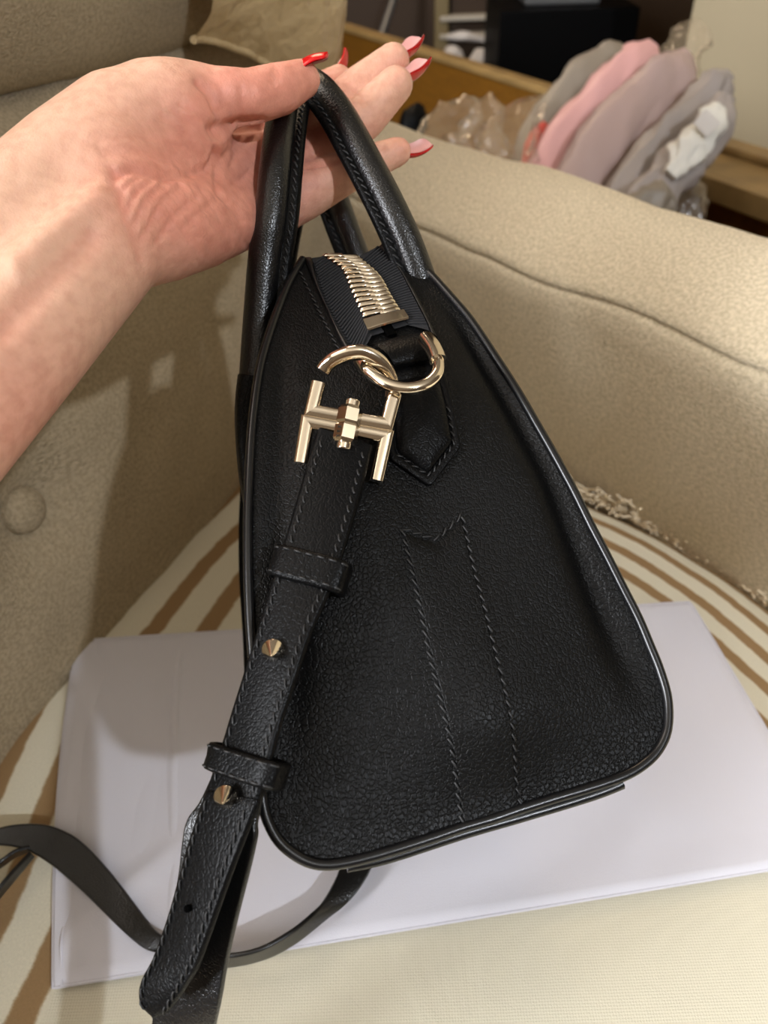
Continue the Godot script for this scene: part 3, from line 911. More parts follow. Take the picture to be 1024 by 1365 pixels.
func build_person() -> void:
	var who := thing("person", "bare forearm and open left hand with long red nails, holding the black bag handles", "person")
	var B := []   # joints of each chain with radii, and how softly it joins
	B.append([[Vector3(-0.1322, 0.2775, -0.1834), Vector3(-0.1143, 0.2813, -0.2154), Vector3(-0.0921, 0.2952, -0.2584), Vector3(-0.0803, 0.3008, -0.2761), Vector3(-0.0673, 0.3013, -0.2896)], [0.0215, 0.0205, 0.0200, 0.0200, 0.0196], 0.006])
	B.append([[Vector3(-0.1173, 0.2604, -0.1639), Vector3(-0.1011, 0.2702, -0.1982), Vector3(-0.0802, 0.2835, -0.2407), Vector3(-0.068, 0.2798, -0.2533), Vector3(-0.0599, 0.2753, -0.2678), Vector3(-0.0498, 0.2695, -0.2864)], [0.0220, 0.0207, 0.0188, 0.0170, 0.0150, 0.0112], 0.006])
	B.append([[Vector3(-0.0839, 0.2906, -0.2558), Vector3(-0.074, 0.2872, -0.2726), Vector3(-0.061, 0.2841, -0.2895)], [0.0205, 0.0165, 0.0120], 0.008])
	for q in [Vector3(-0.0461, 0.2833, -0.3306), Vector3(-0.0425, 0.2782, -0.3224), Vector3(-0.0419, 0.2713, -0.314), Vector3(-0.0433, 0.2659, -0.303)]:
		B.append([[Vector3(-0.0694, 0.2866, -0.2877), q], [0.0130, 0.0106], 0.005])
	B.append([[Vector3(-0.0673, 0.3013, -0.2896), Vector3(-0.0586, 0.3047, -0.299)], [0.0190, 0.0108], 0.006])
	# thumb
	B.append([[Vector3(-0.0597, 0.3061, -0.2949), Vector3(-0.0489, 0.3077, -0.2956), Vector3(-0.0413, 0.3065, -0.2991), Vector3(-0.0317, 0.3067, -0.3085), Vector3(-0.0242, 0.3078, -0.3173)], [0.0118, 0.0092, 0.0088, 0.0085, 0.0067], 0.004])
	# fingers
	B.append([[Vector3(-0.0461, 0.2833, -0.3306), Vector3(-0.0314, 0.2883, -0.3557), Vector3(-0.0199, 0.2923, -0.3721), Vector3(-0.0128, 0.2953, -0.3786)], [0.0106, 0.0088, 0.0078, 0.0060], 0.003])
	B.append([[Vector3(-0.0424, 0.2789, -0.323), Vector3(-0.0219, 0.2851, -0.3465), Vector3(-0.0044, 0.2949, -0.3639), Vector3(0.0104, 0.3025, -0.3742)], [0.0104, 0.0089, 0.0082, 0.0070], 0.002])
	B.append([[Vector3(-0.0413, 0.2717, -0.3143), Vector3(-0.0212, 0.2776, -0.3298), Vector3(-0.0023, 0.2884, -0.344), Vector3(0.0106, 0.2975, -0.3543)], [0.0106, 0.0091, 0.0086, 0.0072], 0.002])
	B.append([[Vector3(-0.0427, 0.2659, -0.303), Vector3(-0.0269, 0.2703, -0.3119), Vector3(-0.0076, 0.2755, -0.3201), Vector3(0.0102, 0.2795, -0.3274)], [0.0110, 0.0104, 0.0074, 0.0055], 0.002])
	var lo := Vector3.ONE * 9.0
	var hi := -lo
	for b in B:
		for p in b[0]:
			lo = lo.min(p)
			hi = hi.max(p)
	fo = lo - Vector3.ONE * 0.028
	fn = Vector3i(((hi - lo + Vector3.ONE * 0.056) / CELL).ceil())
	field.resize(fn.x * fn.y * fn.z)
	field.fill(1.0)
	for b in B:
		add_chain(b[0], b[1], b[2])
	var got := subdivided(surface_net())
	field = PackedFloat32Array()
	var v: PackedVector3Array = got[0]
	var idx: PackedInt32Array = got[1]
	# creases and folds of the palm: measured across the palm, on its open side
	var pn := (Vector3(0, 0.37, 0) - Vector3(-0.0581, 0.2872, -0.283)).normalized()
	var creases := [
		[[Vector3(-0.0829, 0.292, -0.2688), Vector3(-0.0792, 0.2916, -0.2737), Vector3(-0.0742, 0.2885, -0.2788), Vector3(-0.0682, 0.2864, -0.2836), Vector3(-0.0614, 0.285, -0.2916), Vector3(-0.0572, 0.2856, -0.296), Vector3(-0.0553, 0.2886, -0.3012)], 0.0015, 0.0014],
		[[Vector3(-0.0603, 0.3093, -0.312), Vector3(-0.0571, 0.3055, -0.3127), Vector3(-0.0553, 0.3008, -0.3114), Vector3(-0.0537, 0.2974, -0.3098), Vector3(-0.0545, 0.2931, -0.3062)], 0.0015, 0.0013],
		[[Vector3(-0.0703, 0.2859, -0.2819), Vector3(-0.0755, 0.2834, -0.2719), Vector3(-0.0781, 0.2797, -0.2663), Vector3(-0.0789, 0.2778, -0.2633)], 0.0006, 0.0009],
		[[Vector3(-0.0665, 0.2831, -0.2834), Vector3(-0.0716, 0.2807, -0.275), Vector3(-0.0753, 0.2763, -0.2673), Vector3(-0.0777, 0.2726, -0.2616)], 0.0007, 0.0009],
		[[Vector3(-0.0617, 0.2783, -0.286), Vector3(-0.0668, 0.2767, -0.2781), Vector3(-0.0709, 0.2731, -0.2712), Vector3(-0.0741, 0.2704, -0.265)], 0.0006, 0.0009],
		[[Vector3(-0.0743, 0.2867, -0.2774), Vector3(-0.0783, 0.2856, -0.2699), Vector3(-0.0808, 0.282, -0.2642)], 0.0006, 0.0009],
		[[Vector3(-0.0777, 0.2887, -0.2738), Vector3(-0.081, 0.2878, -0.2678), Vector3(-0.0822, 0.2841, -0.2647)], 0.0005, 0.0009],
		[[Vector3(-0.0564, 0.2752, -0.2899), Vector3(-0.0619, 0.2736, -0.282), Vector3(-0.0659, 0.2715, -0.2751)], 0.0005, 0.001],
		[[Vector3(-0.0726, 0.2858, -0.2779), Vector3(-0.0767, 0.2837, -0.2709), Vector3(-0.0795, 0.2801, -0.2653)], -0.0004, 0.0009],
		[[Vector3(-0.0683, 0.2832, -0.2809), Vector3(-0.0736, 0.2807, -0.2737), Vector3(-0.0765, 0.2766, -0.2663)], -0.0004, 0.0009],
		[[Vector3(-0.0845, 0.2933, -0.2685), Vector3(-0.0828, 0.2859, -0.2649), Vector3(-0.081, 0.2791, -0.2619), Vector3(-0.0781, 0.268, -0.2578)], 0.0008, 0.0016],
		[[Vector3(-0.0867, 0.3016, -0.2703), Vector3(-0.0796, 0.2998, -0.2805), Vector3(-0.0708, 0.2964, -0.2881), Vector3(-0.066, 0.293, -0.2918)], 0.0003, 0.0009],
		[[Vector3(-0.0867, 0.2999, -0.2689), Vector3(-0.079, 0.2971, -0.2783), Vector3(-0.07, 0.2916, -0.2867), Vector3(-0.0638, 0.2894, -0.2913)], 0.0004, 0.0009],
		[[Vector3(-0.0861, 0.2977, -0.2696), Vector3(-0.0769, 0.2945, -0.28), Vector3(-0.0662, 0.2883, -0.2878)], 0.0004, 0.0009],
		[[Vector3(-0.0655, 0.3046, -0.3015), Vector3(-0.0607, 0.301, -0.305), Vector3(-0.0568, 0.2946, -0.3035), Vector3(-0.0558, 0.2899, -0.3022)], 0.0004, 0.0009],
		[[Vector3(-0.0682, 0.3036, -0.298), Vector3(-0.0622, 0.2977, -0.3009), Vector3(-0.0584, 0.2908, -0.2991)], 0.0004, 0.0009],
		[[Vector3(-0.0706, 0.3026, -0.2933), Vector3(-0.0658, 0.2976, -0.2956), Vector3(-0.0612, 0.289, -0.295)], 0.0003, 0.0009],
		[[Vector3(-0.0547, 0.2871, -0.3012), Vector3(-0.0556, 0.2814, -0.2951), Vector3(-0.0552, 0.2773, -0.293), Vector3(-0.051, 0.2727, -0.293), Vector3(-0.0484, 0.2671, -0.2923)], 0.0011, 0.0012],
		[[Vector3(-0.0474, 0.2906, -0.3119), Vector3(-0.0518, 0.2877, -0.3043), Vector3(-0.0549, 0.2836, -0.2982)], 0.0008, 0.0011],
		[[Vector3(-0.0502, 0.2898, -0.3074), Vector3(-0.0534, 0.2849, -0.3006)], 0.0005, 0.0009],
		[[Vector3(-0.0559, 0.288, -0.3006), Vector3(-0.058, 0.285, -0.2955)], 0.0005, 0.0009],
		[[Vector3(-0.045, 0.2808, -0.3063), Vector3(-0.0479, 0.279, -0.3022), Vector3(-0.0507, 0.2787, -0.2981)], 0.0006, 0.001],
		[[Vector3(-0.0524, 0.2741, -0.2929), Vector3(-0.0498, 0.266, -0.2887), Vector3(-0.0467, 0.2593, -0.287)], 0.0005, 0.0011],
		[[Vector3(-0.0274, 0.2785, -0.3149), Vector3(-0.0159, 0.2795, -0.3157), Vector3(-0.0072, 0.2817, -0.3175)], 0.0010, 0.0012],
		[[Vector3(-0.0538, 0.2985, -0.2925), Vector3(-0.0499, 0.2988, -0.2927), Vector3(-0.0442, 0.2977, -0.2983), Vector3(-0.0384, 0.2966, -0.3039)], 0.0022, 0.0020],
		[[Vector3(-0.0427, 0.2907, -0.312), Vector3(-0.0472, 0.2899, -0.2983), Vector3(-0.0501, 0.2855, -0.2946)], 0.0007, 0.0012],
		[[Vector3(-0.0334, 0.312, -0.3169), Vector3(-0.0341, 0.3084, -0.3138)], 0.0004, 0.0012],
		[[Vector3(-0.0318, 0.3116, -0.3165), Vector3(-0.0322, 0.3087, -0.3141)], 0.0003, 0.0010],
		[[Vector3(-0.0438, 0.3089, -0.3012), Vector3(-0.0439, 0.3006, -0.2942)], 0.0004, 0.0012],
		[[Vector3(-0.0068, 0.2968, -0.3563), Vector3(-0.0027, 0.2925, -0.3527)], 0.0004, 0.0012],
		[[Vector3(-0.0094, 0.2892, -0.3369), Vector3(-0.0043, 0.2828, -0.3315)], 0.0004, 0.0012],
		[[Vector3(-0.096, 0.2882, -0.2055), Vector3(-0.0877, 0.2924, -0.222), Vector3(-0.0804, 0.2949, -0.2372)], -0.0019, 0.0032],
		[[Vector3(-0.1006, 0.2749, -0.1943), Vector3(-0.0924, 0.2796, -0.2114), Vector3(-0.083, 0.2852, -0.2291)], 0.0016, 0.0036],
	]
	var blush := [[Vector3(-0.0626, 0.2813, -0.265), 0.16, 0.8], [Vector3(-0.03, 0.3048, -0.3108), 0.12, 0.9], [Vector3(-0.0518, 0.3028, -0.2961), 0.09, 0.6], [Vector3(-0.0286, 0.2836, -0.3191), 0.16, 0.5], [Vector3(-0.0465, 0.2679, -0.2929), 0.10, 0.6], [Vector3(-0.0751, 0.2966, -0.2648), 0.10, 0.3], [Vector3(-0.0909, 0.2618, -0.1703), 0.2, 0.6], [Vector3(0.0133, 0.2818, -0.3307), 0.05, 0.5], [Vector3(0.0122, 0.3015, -0.3733), 0.05, 0.4]]
	var nrm := PackedVector3Array()
	nrm.resize(v.size())
	var vol := 0.0
	for i in range(0, idx.size(), 3):
		var n := (v[idx[i + 2]] - v[idx[i]]).cross(v[idx[i + 1]] - v[idx[i]])
		vol += v[idx[i]].dot(n)
		for k in 3:
			nrm[idx[i + k]] += n
	var sgn := -1.0 if vol < 0.0 else 1.0
	var sx := pn.cross(Vector3.UP).normalized()
	var sy := sx.cross(pn).normalized()
	var eye := Vector3(0, 0.37, 0)
	var flat := []
	var spot := []
	for q in blush:
		spot.append(Vector2((q[0] - eye).dot(sx), (q[0] - eye).dot(sy)) / (eye - q[0]).dot(pn))
	for c in creases:
		var line := PackedVector2Array()
		var box := Rect2()
		for p in spline(c[0], 4):
			var f := Vector2((p - eye).dot(sx), (p - eye).dot(sy)) / (eye - p).dot(pn)
			box = box.expand(f) if line.size() else Rect2(f, Vector2.ZERO)
			line.append(f)
		flat.append([line, box.grow(c[2] * 10.0)])
	var wrinkle := FastNoiseLite.new()
	wrinkle.seed = 77
	wrinkle.noise_type = FastNoiseLite.TYPE_SIMPLEX
	wrinkle.fractal_octaves = 2
	wrinkle.frequency = 0.22
	var heel := Vector3(-0.0624, 0.2793, -0.2659)
	var ball := Vector3(-0.069, 0.3001, -0.2677)
	var heel2 := Vector2((heel - eye).dot(sx), (heel - eye).dot(sy)) / (eye - heel).dot(pn)
	var ball2 := Vector2((ball - eye).dot(sx), (ball - eye).dot(sy)) / (eye - ball).dot(pn)
	var colors := PackedColorArray()
	var pale := Color(0.87, 0.71, 0.61).srgb_to_linear()
	var pink := Color(0.85, 0.58, 0.50).srgb_to_linear()
	for i in v.size():
		var n := nrm[i].normalized() * sgn
		var dep := (eye - v[i]).dot(pn)
		var p := Vector2((v[i] - eye).dot(sx), (v[i] - eye).dot(sy)) / dep
		var red := 0.04
		for k in blush.size():
			red += blush[k][2] * exp(-p.distance_squared_to(spot[k]) / (blush[k][1] * blush[k][1] * 0.35))
		var push := 0.0
		if n.dot(pn) > 0.1:
			for c in creases.size():
				if not flat[c][1].has_point(p):
					continue
				var line: PackedVector2Array = flat[c][0]
				var best := 1.0
				for k in line.size() - 1:
					best = minf(best, p.distance_squared_to(Geometry2D.get_closest_point_to_segment(p, line[k], line[k + 1])))
				var w: float = creases[c][2]
				var e := best * dep * dep / (w * w)
				if e < 6.0:
					push += creases[c][1] * exp(-e)
			# fine skin wrinkles: across the heel of the hand and round the ball of the thumb
			var m1 := exp(-p.distance_squared_to(heel2) / 0.0034)
			var m2 := exp(-p.distance_squared_to(ball2) / 0.0040)
			var q := p * dep * 1000.0
			var r1 := 1.0 - absf(wrinkle.get_noise_2d(q.x * 0.86 - q.y * 0.51, (q.x * 0.51 + q.y * 0.86) * 0.16))* 3.0
			var r2 := 1.0 - absf(wrinkle.get_noise_2d((q.x * 0.35 - q.y * 0.94) * 1.2 + 300.0, (q.x * 0.94 + q.y * 0.35) * 0.14)) * 3.0
			push += 0.00042 * m1 * maxf(r1, 0.0) + 0.00022 * m2 * maxf(r2, 0.0)
			v[i] -= n * push * smoothstep(0.1, 0.4, n.dot(pn))
		red += clampf(push / 0.0012, 0.0, 1.0) * 0.25
		colors.append(pale.lerp(pink, clampf(red, 0.0, 1.0)))
	var body := meshed(v, idx)
	var arr := body.surface_get_arrays(0)
	arr[Mesh.ARRAY_COLOR] = colors
	body = ArrayMesh.new()
	body.add_surface_from_arrays(Mesh.PRIMITIVE_TRIANGLES, arr)
	put("body", body, M.skin, who)
	# nails: base of the plate, tip, and the way the plate faces
	nail(who, Vector3(-0.0277, 0.3107, -0.3177), Vector3(-0.0143, 0.3156, -0.3199), Vector3(-0.25, 0.85, -0.2), 0.0062, 0.55)
	nail(who, Vector3(-0.0144, 0.2928, -0.3829), Vector3(-0.0092, 0.3011, -0.4004), Vector3(0.75, 0.1, -0.75), 0.0058, 0.8)
	nail(who, Vector3(0.0126, 0.3011, -0.3769), Vector3(0.0232, 0.3077, -0.3889), Vector3(0.66, -0.56, -0.46), 0.0062, 0.85)
	nail(who, Vector3(0.0134, 0.2963, -0.3585), Vector3(0.0252, 0.3025, -0.3702), Vector3(0.69, -0.59, -0.40), 0.0064, 0.85)
	nail(who, Vector3(0.012, 0.277, -0.3292), Vector3(0.0241, 0.2789, -0.3361), Vector3(0.42, -0.80, -0.40), 0.0048, 0.85)

func nail(who: Node3D, a: Vector3, b: Vector3, face: Vector3, wide: float, curl: float) -> void:
	var d := (b - a).normalized()
	var n := (face - d * face.dot(d)).normalized()
	var s := d.cross(n).normalized()
	var rows := []
	var back := []
	var under := []
	var n_al := 16
	for i in n_al + 1:
		var t := float(i) / n_al
		var w := wide * (1.0 - 0.18 * t) * (1.0 if t < 0.72 else sqrt(maxf(1.0 - pow((t - 0.72) / 0.283, 2.6), 0.0008))) * (0.86 + 0.14 * minf(t / 0.2, 1.0))
		var c := a.lerp(b, t) + n * (0.0016 * sin(PI * t))
		var top := PackedVector3Array()
		var low := PackedVector3Array()
		var bed := PackedVector3Array()
		for k in 15:
			var q := (k / 14.0) * 2.0 - 1.0
			var x := q * w
			var y := -q * q * w * curl * 0.75
			top.append(c + s * x + n * (y + 0.00035))
			low.append(c + s * x + n * (y - 0.00035))
			bed.append(c + s * x * 0.965 + n * (y * 0.965 - 0.00055))
		rows.append(top)
		back.append(low)
		under.append(bed)
	var g := grid(rows)
	var m1 := done(g, n)
	var plate := Bag3.new()
	for i in rows.size():
		var ring := PackedVector3Array(rows[i])
		var rev := PackedVector3Array(back[i])
		rev.reverse()
		ring.append_array(rev)
		rows[i] = ring
	var o := put("fingernail", done(grid(rows, true, false, null, true)), M.red_polish, who)
	tag(o, "glossy red fingernail")
	put("nail_underside", done(grid(under), -n), M.nail_underside, o)

# ---------------------------------------------------------------- seat, cloth, cushion

const BL := Vector3(-0.214, 0, -0.25)
const BD := Vector3(0.4014, 0, -0.9159)
const BU := Vector3(-0.1904, 0.9781, -0.0835)
const BN := Vector3(0.8959, 0.2079, 0.3927)

func build_chair() -> void:
	var ch := thing("armchair", "beige chenille armchair with a buttoned back, filling both sides of the picture", "armchair")
	# backrest: face bulges a little, sinks round the button and into the line under the head cushion
	var but := Vector2(0.0861, 0.0996)
	var rows := []
	for i in 49:
		var h := lerpf(-0.12, 0.284, i / 48.0)
		var row := PackedVector3Array()
		for j in 81:
			var s := lerpf(-0.42, 0.60, j / 80.0)
			var dd := Vector2(s, h).distance_to(but)
			var z := 0.012 * sin(clampf(h / 0.284, 0.0, 1.0) * PI) - 0.014 * exp(-pow(dd / 0.03, 2.0))
			z -= 0.020 * smoothstep(0.262, 0.284, h)
			z -= 0.06 * smoothstep(0.54, 0.60, s)
			z += 0.0025 * lumps.get_noise_2d(s * 1400.0, h * 1400.0)
			row.append(BL + BD * s + BU * h + BN * z)
		rows.append(row)
	for k in 2:
		var row := PackedVector3Array()
		for j in 81:
			row.append(rows[rows.size() - 1 if k == 0 else 0][j] - BN * 0.16)
		if k == 0:
			rows.append(row)
		else:
			rows.append(row)
	put("backrest", done(grid(rows, false, true), BN), M.shaded_chenille, ch)
	# head cushion above it
	rows = []
	for j in 61:
		var s := lerpf(-0.42, 0.50, j / 60.0)
		var e := 1.0 - pow(absf((s - 0.04) / 0.46), 8.0) * 0.5
		var row := PackedVector3Array()
		for i in 28:
			var a := TAU * i / 28.0
			var ca := cos(a)
			var sa := sin(a)
			var z := -0.06 + signf(ca) * pow(absf(ca), 0.8) * 0.085 * e
			var h := 0.283 + 0.125 * e + signf(sa) * pow(absf(sa), 0.75) * 0.128 * e - 0.012 * smoothstep(0.15, 0.37, s)
			z += 0.003 * lumps.get_noise_2d(s * 900.0, a * 90.0)
			row.append(BL + BD * s + BU * h + BN * z)
		rows.append(row)
	put("head_cushion", done(grid(rows, true, false, null, true)), M.shaded_chenille, ch)
	# upholstered button
	var bp := BL + BD * but.x + BU * but.y + BN * (0.012 * sin(but.y / 0.284 * PI) - 0.013)
	put("button", done(lathe([Vector2(0.0001, -0.004), Vector2(0.0105, -0.004), Vector2(0.0135, 0.001), Vector2(0.0125, 0.0055), Vector2(0.009, 0.008), Vector2(0.004, 0.0092), Vector2(0.0001, 0.0095)], bp, BN, 28)), M.shaded_chenille, ch)
	# arm: profile carried along it; o outward, y up
	var ad := Vector3(0.610, 0, 0.792)
	var ao := Vector3(0.792, 0, -0.610)
	var a0 := Vector3(0.194, 0, -0.374)
	var prof := [Vector2(0.046, -0.13), Vector2(0.036, -0.05), Vector2(0.022, 0.02), Vector2(0.010, 0.085), Vector2(0.007, 0.130), Vector2(0.009, 0.143), Vector2(0.0120, 0.1462), Vector2(0.0145, 0.1480), Vector2(0.0125, 0.1500), Vector2(0.0155, 0.1535), Vector2(0.020, 0.158), Vector2(0.035, 0.167), Vector2(0.06, 0.176), Vector2(0.085, 0.1805), Vector2(0.105, 0.180), Vector2(0.125, 0.172), Vector2(0.137, 0.155), Vector2(0.142, 0.12), Vector2(0.142, -0.13)]
	rows = []
	for i in 61:
		var t := lerpf(-0.44, 0.75, i / 60.0)
		var row := PackedVector3Array()
		for q in prof:
			var w := 0.003 * lumps.get_noise_2d(t * 500.0, (q.x + q.y) * 500.0)
			row.append(a0 + ad * t + ao * (q.x + w) + Vector3.UP * (q.y + w))
		rows.append(row)
	put("armrest", done(grid(rows, true, false, null, true)), M.chenille, ch)
	var cord := PackedVector3Array()
	for i in 61:
		var t := lerpf(-0.44, 0.75, i / 60.0)
		cord.append(a0 + ad * t + ao * 0.0128 + Vector3.UP * 0.148)
	# seat base
	var deck := PackedVector2Array([Vector2(-0.24, 0.35), Vector2(-0.29, -0.05), Vector2(-0.06, -0.62), Vector2(0.02, -0.62), Vector2(0.60, 0.12), Vector2(0.45, 0.40)])
	rows = []
	for y in [-0.40, -0.395, -0.14, -0.13]:
		var row := PackedVector3Array()
		var k := 0.985 if y in [-0.40, -0.13] else 1.0
		for p in deck:
			row.append(Vector3(p.x * k, y, p.y * k))
		rows.append(row)
	put("seat_base", done(grid(rows, true, false, null, true)), M.chenille, ch)
	for p in [Vector2(-0.2, 0.28), Vector2(0.40, 0.30), Vector2(0.0, -0.52), Vector2(0.38, 0.0)]:
		put("leg", done(lathe([Vector2(0.018, -0.45), Vector2(0.024, -0.40), Vector2(0.024, -0.395)], Vector3(p.x, 0, p.y), Vector3.UP, 14)), M.dark_wood, ch)

func build_cushion() -> void:
	var c := thing("seat_cushion", "cream seat cushion with curved tan stripes and a fringed edge, under the white cloth", "cushion")
	var pts := [Vector2(-0.2293, -0.2729), Vector2(-0.2162, -0.316), Vector2(-0.1954, -0.3634), Vector2(-0.1718, -0.4207), Vector2(-0.1455, -0.4683), Vector2(-0.1171, -0.5142), Vector2(-0.0712, -0.5706), Vector2(-0.0052, -0.5961), Vector2(0.0605, -0.5753), Vector2(0.1166, -0.5129), Vector2(0.146, -0.4762), Vector2(0.165, -0.4569), Vector2(0.1882, -0.4365), Vector2(0.2207, -0.3993), Vector2(0.2519, -0.3518)]
	var line := []
	line.append(Vector2(-0.28, 0.24))
	line.append(Vector2(-0.275, 0.08))
	line.append(Vector2(-0.262, -0.06))
	line.append(Vector2(-0.238, -0.17))
	line.append_array(pts)
	line.append_array([Vector2(0.315, -0.22), Vector2(0.38, -0.08), Vector2(0.42, 0.1), Vector2(0.36, 0.26), Vector2(0.05, 0.32), Vector2(-0.2, 0.3)])
	var rim := spline2(line, 8, true)
	var mid := Vector2(0.03, -0.06)
	var v := PackedVector3Array()
	var uv := PackedVector2Array()
	var idx := PackedInt32Array()
	var ins := [-0.001, 0.0, 0.001, 0.003, 0.006, 0.010, 0.015, 0.021, 0.03, 0.04, 0.05, 0.06, 0.07, 0.08, 0.095, 0.11, 0.14, 0.17, 1.0]
	var n := rim.size()
	var run := 0.0
	for i in n + 1:
		var p := rim[i % n]
		if i:
			run += p.distance_to(rim[i - 1])
		var len := p.distance_to(mid)
		# inset squarely to the edge
		var tang := (rim[(i + 1) % n] - rim[(i - 1 + n) % n]).normalized()
		var inward := Vector2(-tang.y, tang.x)
		if inward.dot(mid - p) < 0.0:
			inward = -inward
		for k in ins.size():
			var d: float = ins[k]
			var q := p + inward * d if d < 0.1 else (p + inward * 0.095).lerp(mid, clampf((d - 0.095) / (len - 0.095), 0.0, 1.0) if d < 1.0 else 1.0)
			var y := -0.002
			if d < 0.04:
				y = -0.002 - 0.030 * (1.0 - sqrt(maxf(1.0 - pow(1.0 - maxf(d, 0.0) / 0.04, 2.0), 0.0)))
			if d < 0.0:
				y = -0.06
			y += 0.0012 * lumps.get_noise_2d(q.x * 600.0, q.y * 600.0)
			v.append(Vector3(q.x, y, q.y))
			uv.append(Vector2(minf(maxf(d, 0.0) / lerpf(1.75, 1.0, smoothstep(-0.10, 0.06, p.x)), 0.24) / 0.25, run / 0.17))
	var m := ins.size()
	var inner := PackedInt32Array()
	var split := ins.find(0.095)
	for i in n:
		for k in m - 1:
			var a := i * m + k
			(idx if k < split else inner).append_array([a, a + m, a + m + 1, a, a + m + 1, a + 1])
	put("striped_border", meshed(v, idx, uv, Vector3.UP), M.striped_weave, c)
	put("plain_centre", meshed(v, inner, uv, Vector3.UP), M.cream_weave, c)
	# fringe along the far edge
	var fr := Bag3.new()
	for i in n:
		var p := rim[i]
		if p.y > -0.22 or p.x < -0.02:
			continue
		var tang := (rim[(i + 1) % n] - rim[(i - 1 + n) % n]).normalized()
		var outd := Vector2(-tang.y, tang.x)
		if outd.dot(p - mid) < 0.0:
			outd = -outd
		for k in 7:
			var q := p + tang * (rng.randf() - 0.5) * 0.012
			var up := rng.randf_range(0.2, 1.0)
			var len := rng.randf_range(0.008, 0.018) * (1.5 if p.x < 0.19 else 0.8)
			var a := Vector3(q.x, -0.014, q.y) - Vector3(outd.x, 0, outd.y) * 0.0035
			var o3 := Vector3(outd.x, 0, outd.y)
			var t3 := Vector3(tang.x, 0, tang.y)
			var path := PackedVector3Array([a, a - o3 * 0.001 + Vector3.UP * len * up * 0.6 + t3 * rng.randf_range(-0.003, 0.003), a - o3 * len * rng.randf_range(0.2, 0.5) + Vector3.UP * len * up + t3 * rng.randf_range(-0.008, 0.008)])
			sweep(spline(Array(path), 3), 0.0018, 0.0018, 2.0, Vector3.ZERO, 5, false, fr)
	stuff(put("fringe", done(fr), M.cream_yarn, c))

func build_cloth() -> void:
	# folded cotton bag lying flat: a sheet with thickness, soft folds and a doubled left edge
	var c := thing("dust_bag", "white cotton cloth bag lying flat on the striped cushion below the handbag", "cloth bag")
	var q := [Vector2(-0.1932, -0.3257), Vector2(0.1921, -0.3401), Vector2(0.2074, -0.2029), Vector2(0.1846, -0.1709), Vector2(-0.1487, -0.1303)]
	var tl: Vector2 = q[0]
	var tr: Vector2 = q[1]
	var br: Vector2 = q[3]
	var bl: Vector2 = q[4]
	var knee: Vector2 = q[2]
	var leftmid := [Vector2(-0.1789, -0.2405)]
	for layer in 2:
		var rows := []
		var nx := 90
		var ny := 60
		var under := []
		for j in ny + 1:
			var t := float(j) / ny
			var a := tl.lerp(bl, t)
			a += (leftmid[0] - tl.lerp(bl, 0.42)) * sin(PI * t) * 0.8
			var b := tr.lerp(knee, t / 0.78) if t < 0.78 else knee.lerp(br, (t - 0.78) / 0.22)
			if layer == 0:
				b = a.lerp(b, 0.2)
			else:
				a = a.lerp(b, 0.030 * (1.0 - t * 0.6))
				b = a.lerp(b, 0.998)
			var row := PackedVector3Array()
			var lowr := PackedVector3Array()
			for i in nx + 1:
				var s := float(i) / nx
				var p := a.lerp(b, s)
				if j in [0, ny]:
					p += (Vector2(tl.lerp(bl, 0.5)) - p) * 0.002
				var e := minf(minf(s * 0.38, (1.0 - s) * 0.38), minf(t, 1.0 - t) * 0.21)
				var edge := sqrt(clampf(e / 0.0030, 0.0, 1.0))
				var y := 0.0012 + 0.0020 * edge + 0.0010 * layer
				y += (0.0045 * lumps.get_noise_2d(p.x * 230.0, p.y * 230.0) + 0.0020 * exp(-pow((s - 0.86 + 0.12 * t) / 0.035, 2.0)) + 0.0012 * maxf(0.0, sin(s * 9.0 + t * 4.0))) * clampf(e / 0.03, 0.0, 1.0)
				# a soft fold that runs up from the lower left corner, and one near the right corner
				var f := (p - bl).dot((Vector2(0.72, -0.69)).orthogonal())
				y += 0.0035 * exp(-pow((f - 0.012) / 0.006, 2.0)) * smoothstep(0.10, 0.0, p.distance_to(bl) - 0.03) * layer
				row.append(Vector3(p.x, y, p.y))
				lowr.append(Vector3(p.x, 0.0002 + 0.0008 * layer, p.y))
			rows.append(row)
			under.append(lowr)
		var g := grid(rows)
		# the underside and the rim
		under.reverse()
		grid(under, false, false, g)
		for k in [0, nx]:
			var col := []
			for j in ny + 1:
				col.append(PackedVector3Array([rows[j][k], under[ny - j][k]]))
			grid(col, false, false, g)
		for j in [0, ny]:
			var col := []
			for i in nx + 1:
				col.append(PackedVector3Array([rows[j][i], under[ny - j][i]]))
			grid(col, false, false, g)
		put("fabric_layer", done(g, Vector3.UP) if layer == 9 else done(grid(rows), Vector3.UP), M.white_cotton, c)
		put("hem", done(sweep(rim_of(rows), 0.0013, 0.0013, 2.0, Vector3.ZERO, 8, true)), M.white_cotton, c)

func rim_of(rows: Array) -> PackedVector3Array:
	var out := PackedVector3Array()
	var n: int = rows[0].size()
	for i in n:
		out.append(rows[0][i])
	for j in range(1, rows.size()):
		out.append(rows[j][n - 1])
	for i in range(n - 2, -1, -1):
		out.append(rows[rows.size() - 1][i])
	for j in range(rows.size() - 2, 0, -1):
		out.append(rows[j][0])
	return out

# ---------------------------------------------------------------- what lies behind

func bundle(called: String, label: String, path: Array, radii: Array, flat: float, m: Material, rough := 0.12, category := "garment", group := "", seed_ := 0) -> Node3D:
	var o := thing(called, label, category, Transform3D(), group)
	put("wrap", done(lumpy(path, radii, flat, rough, seed_)), m, o)
	return o

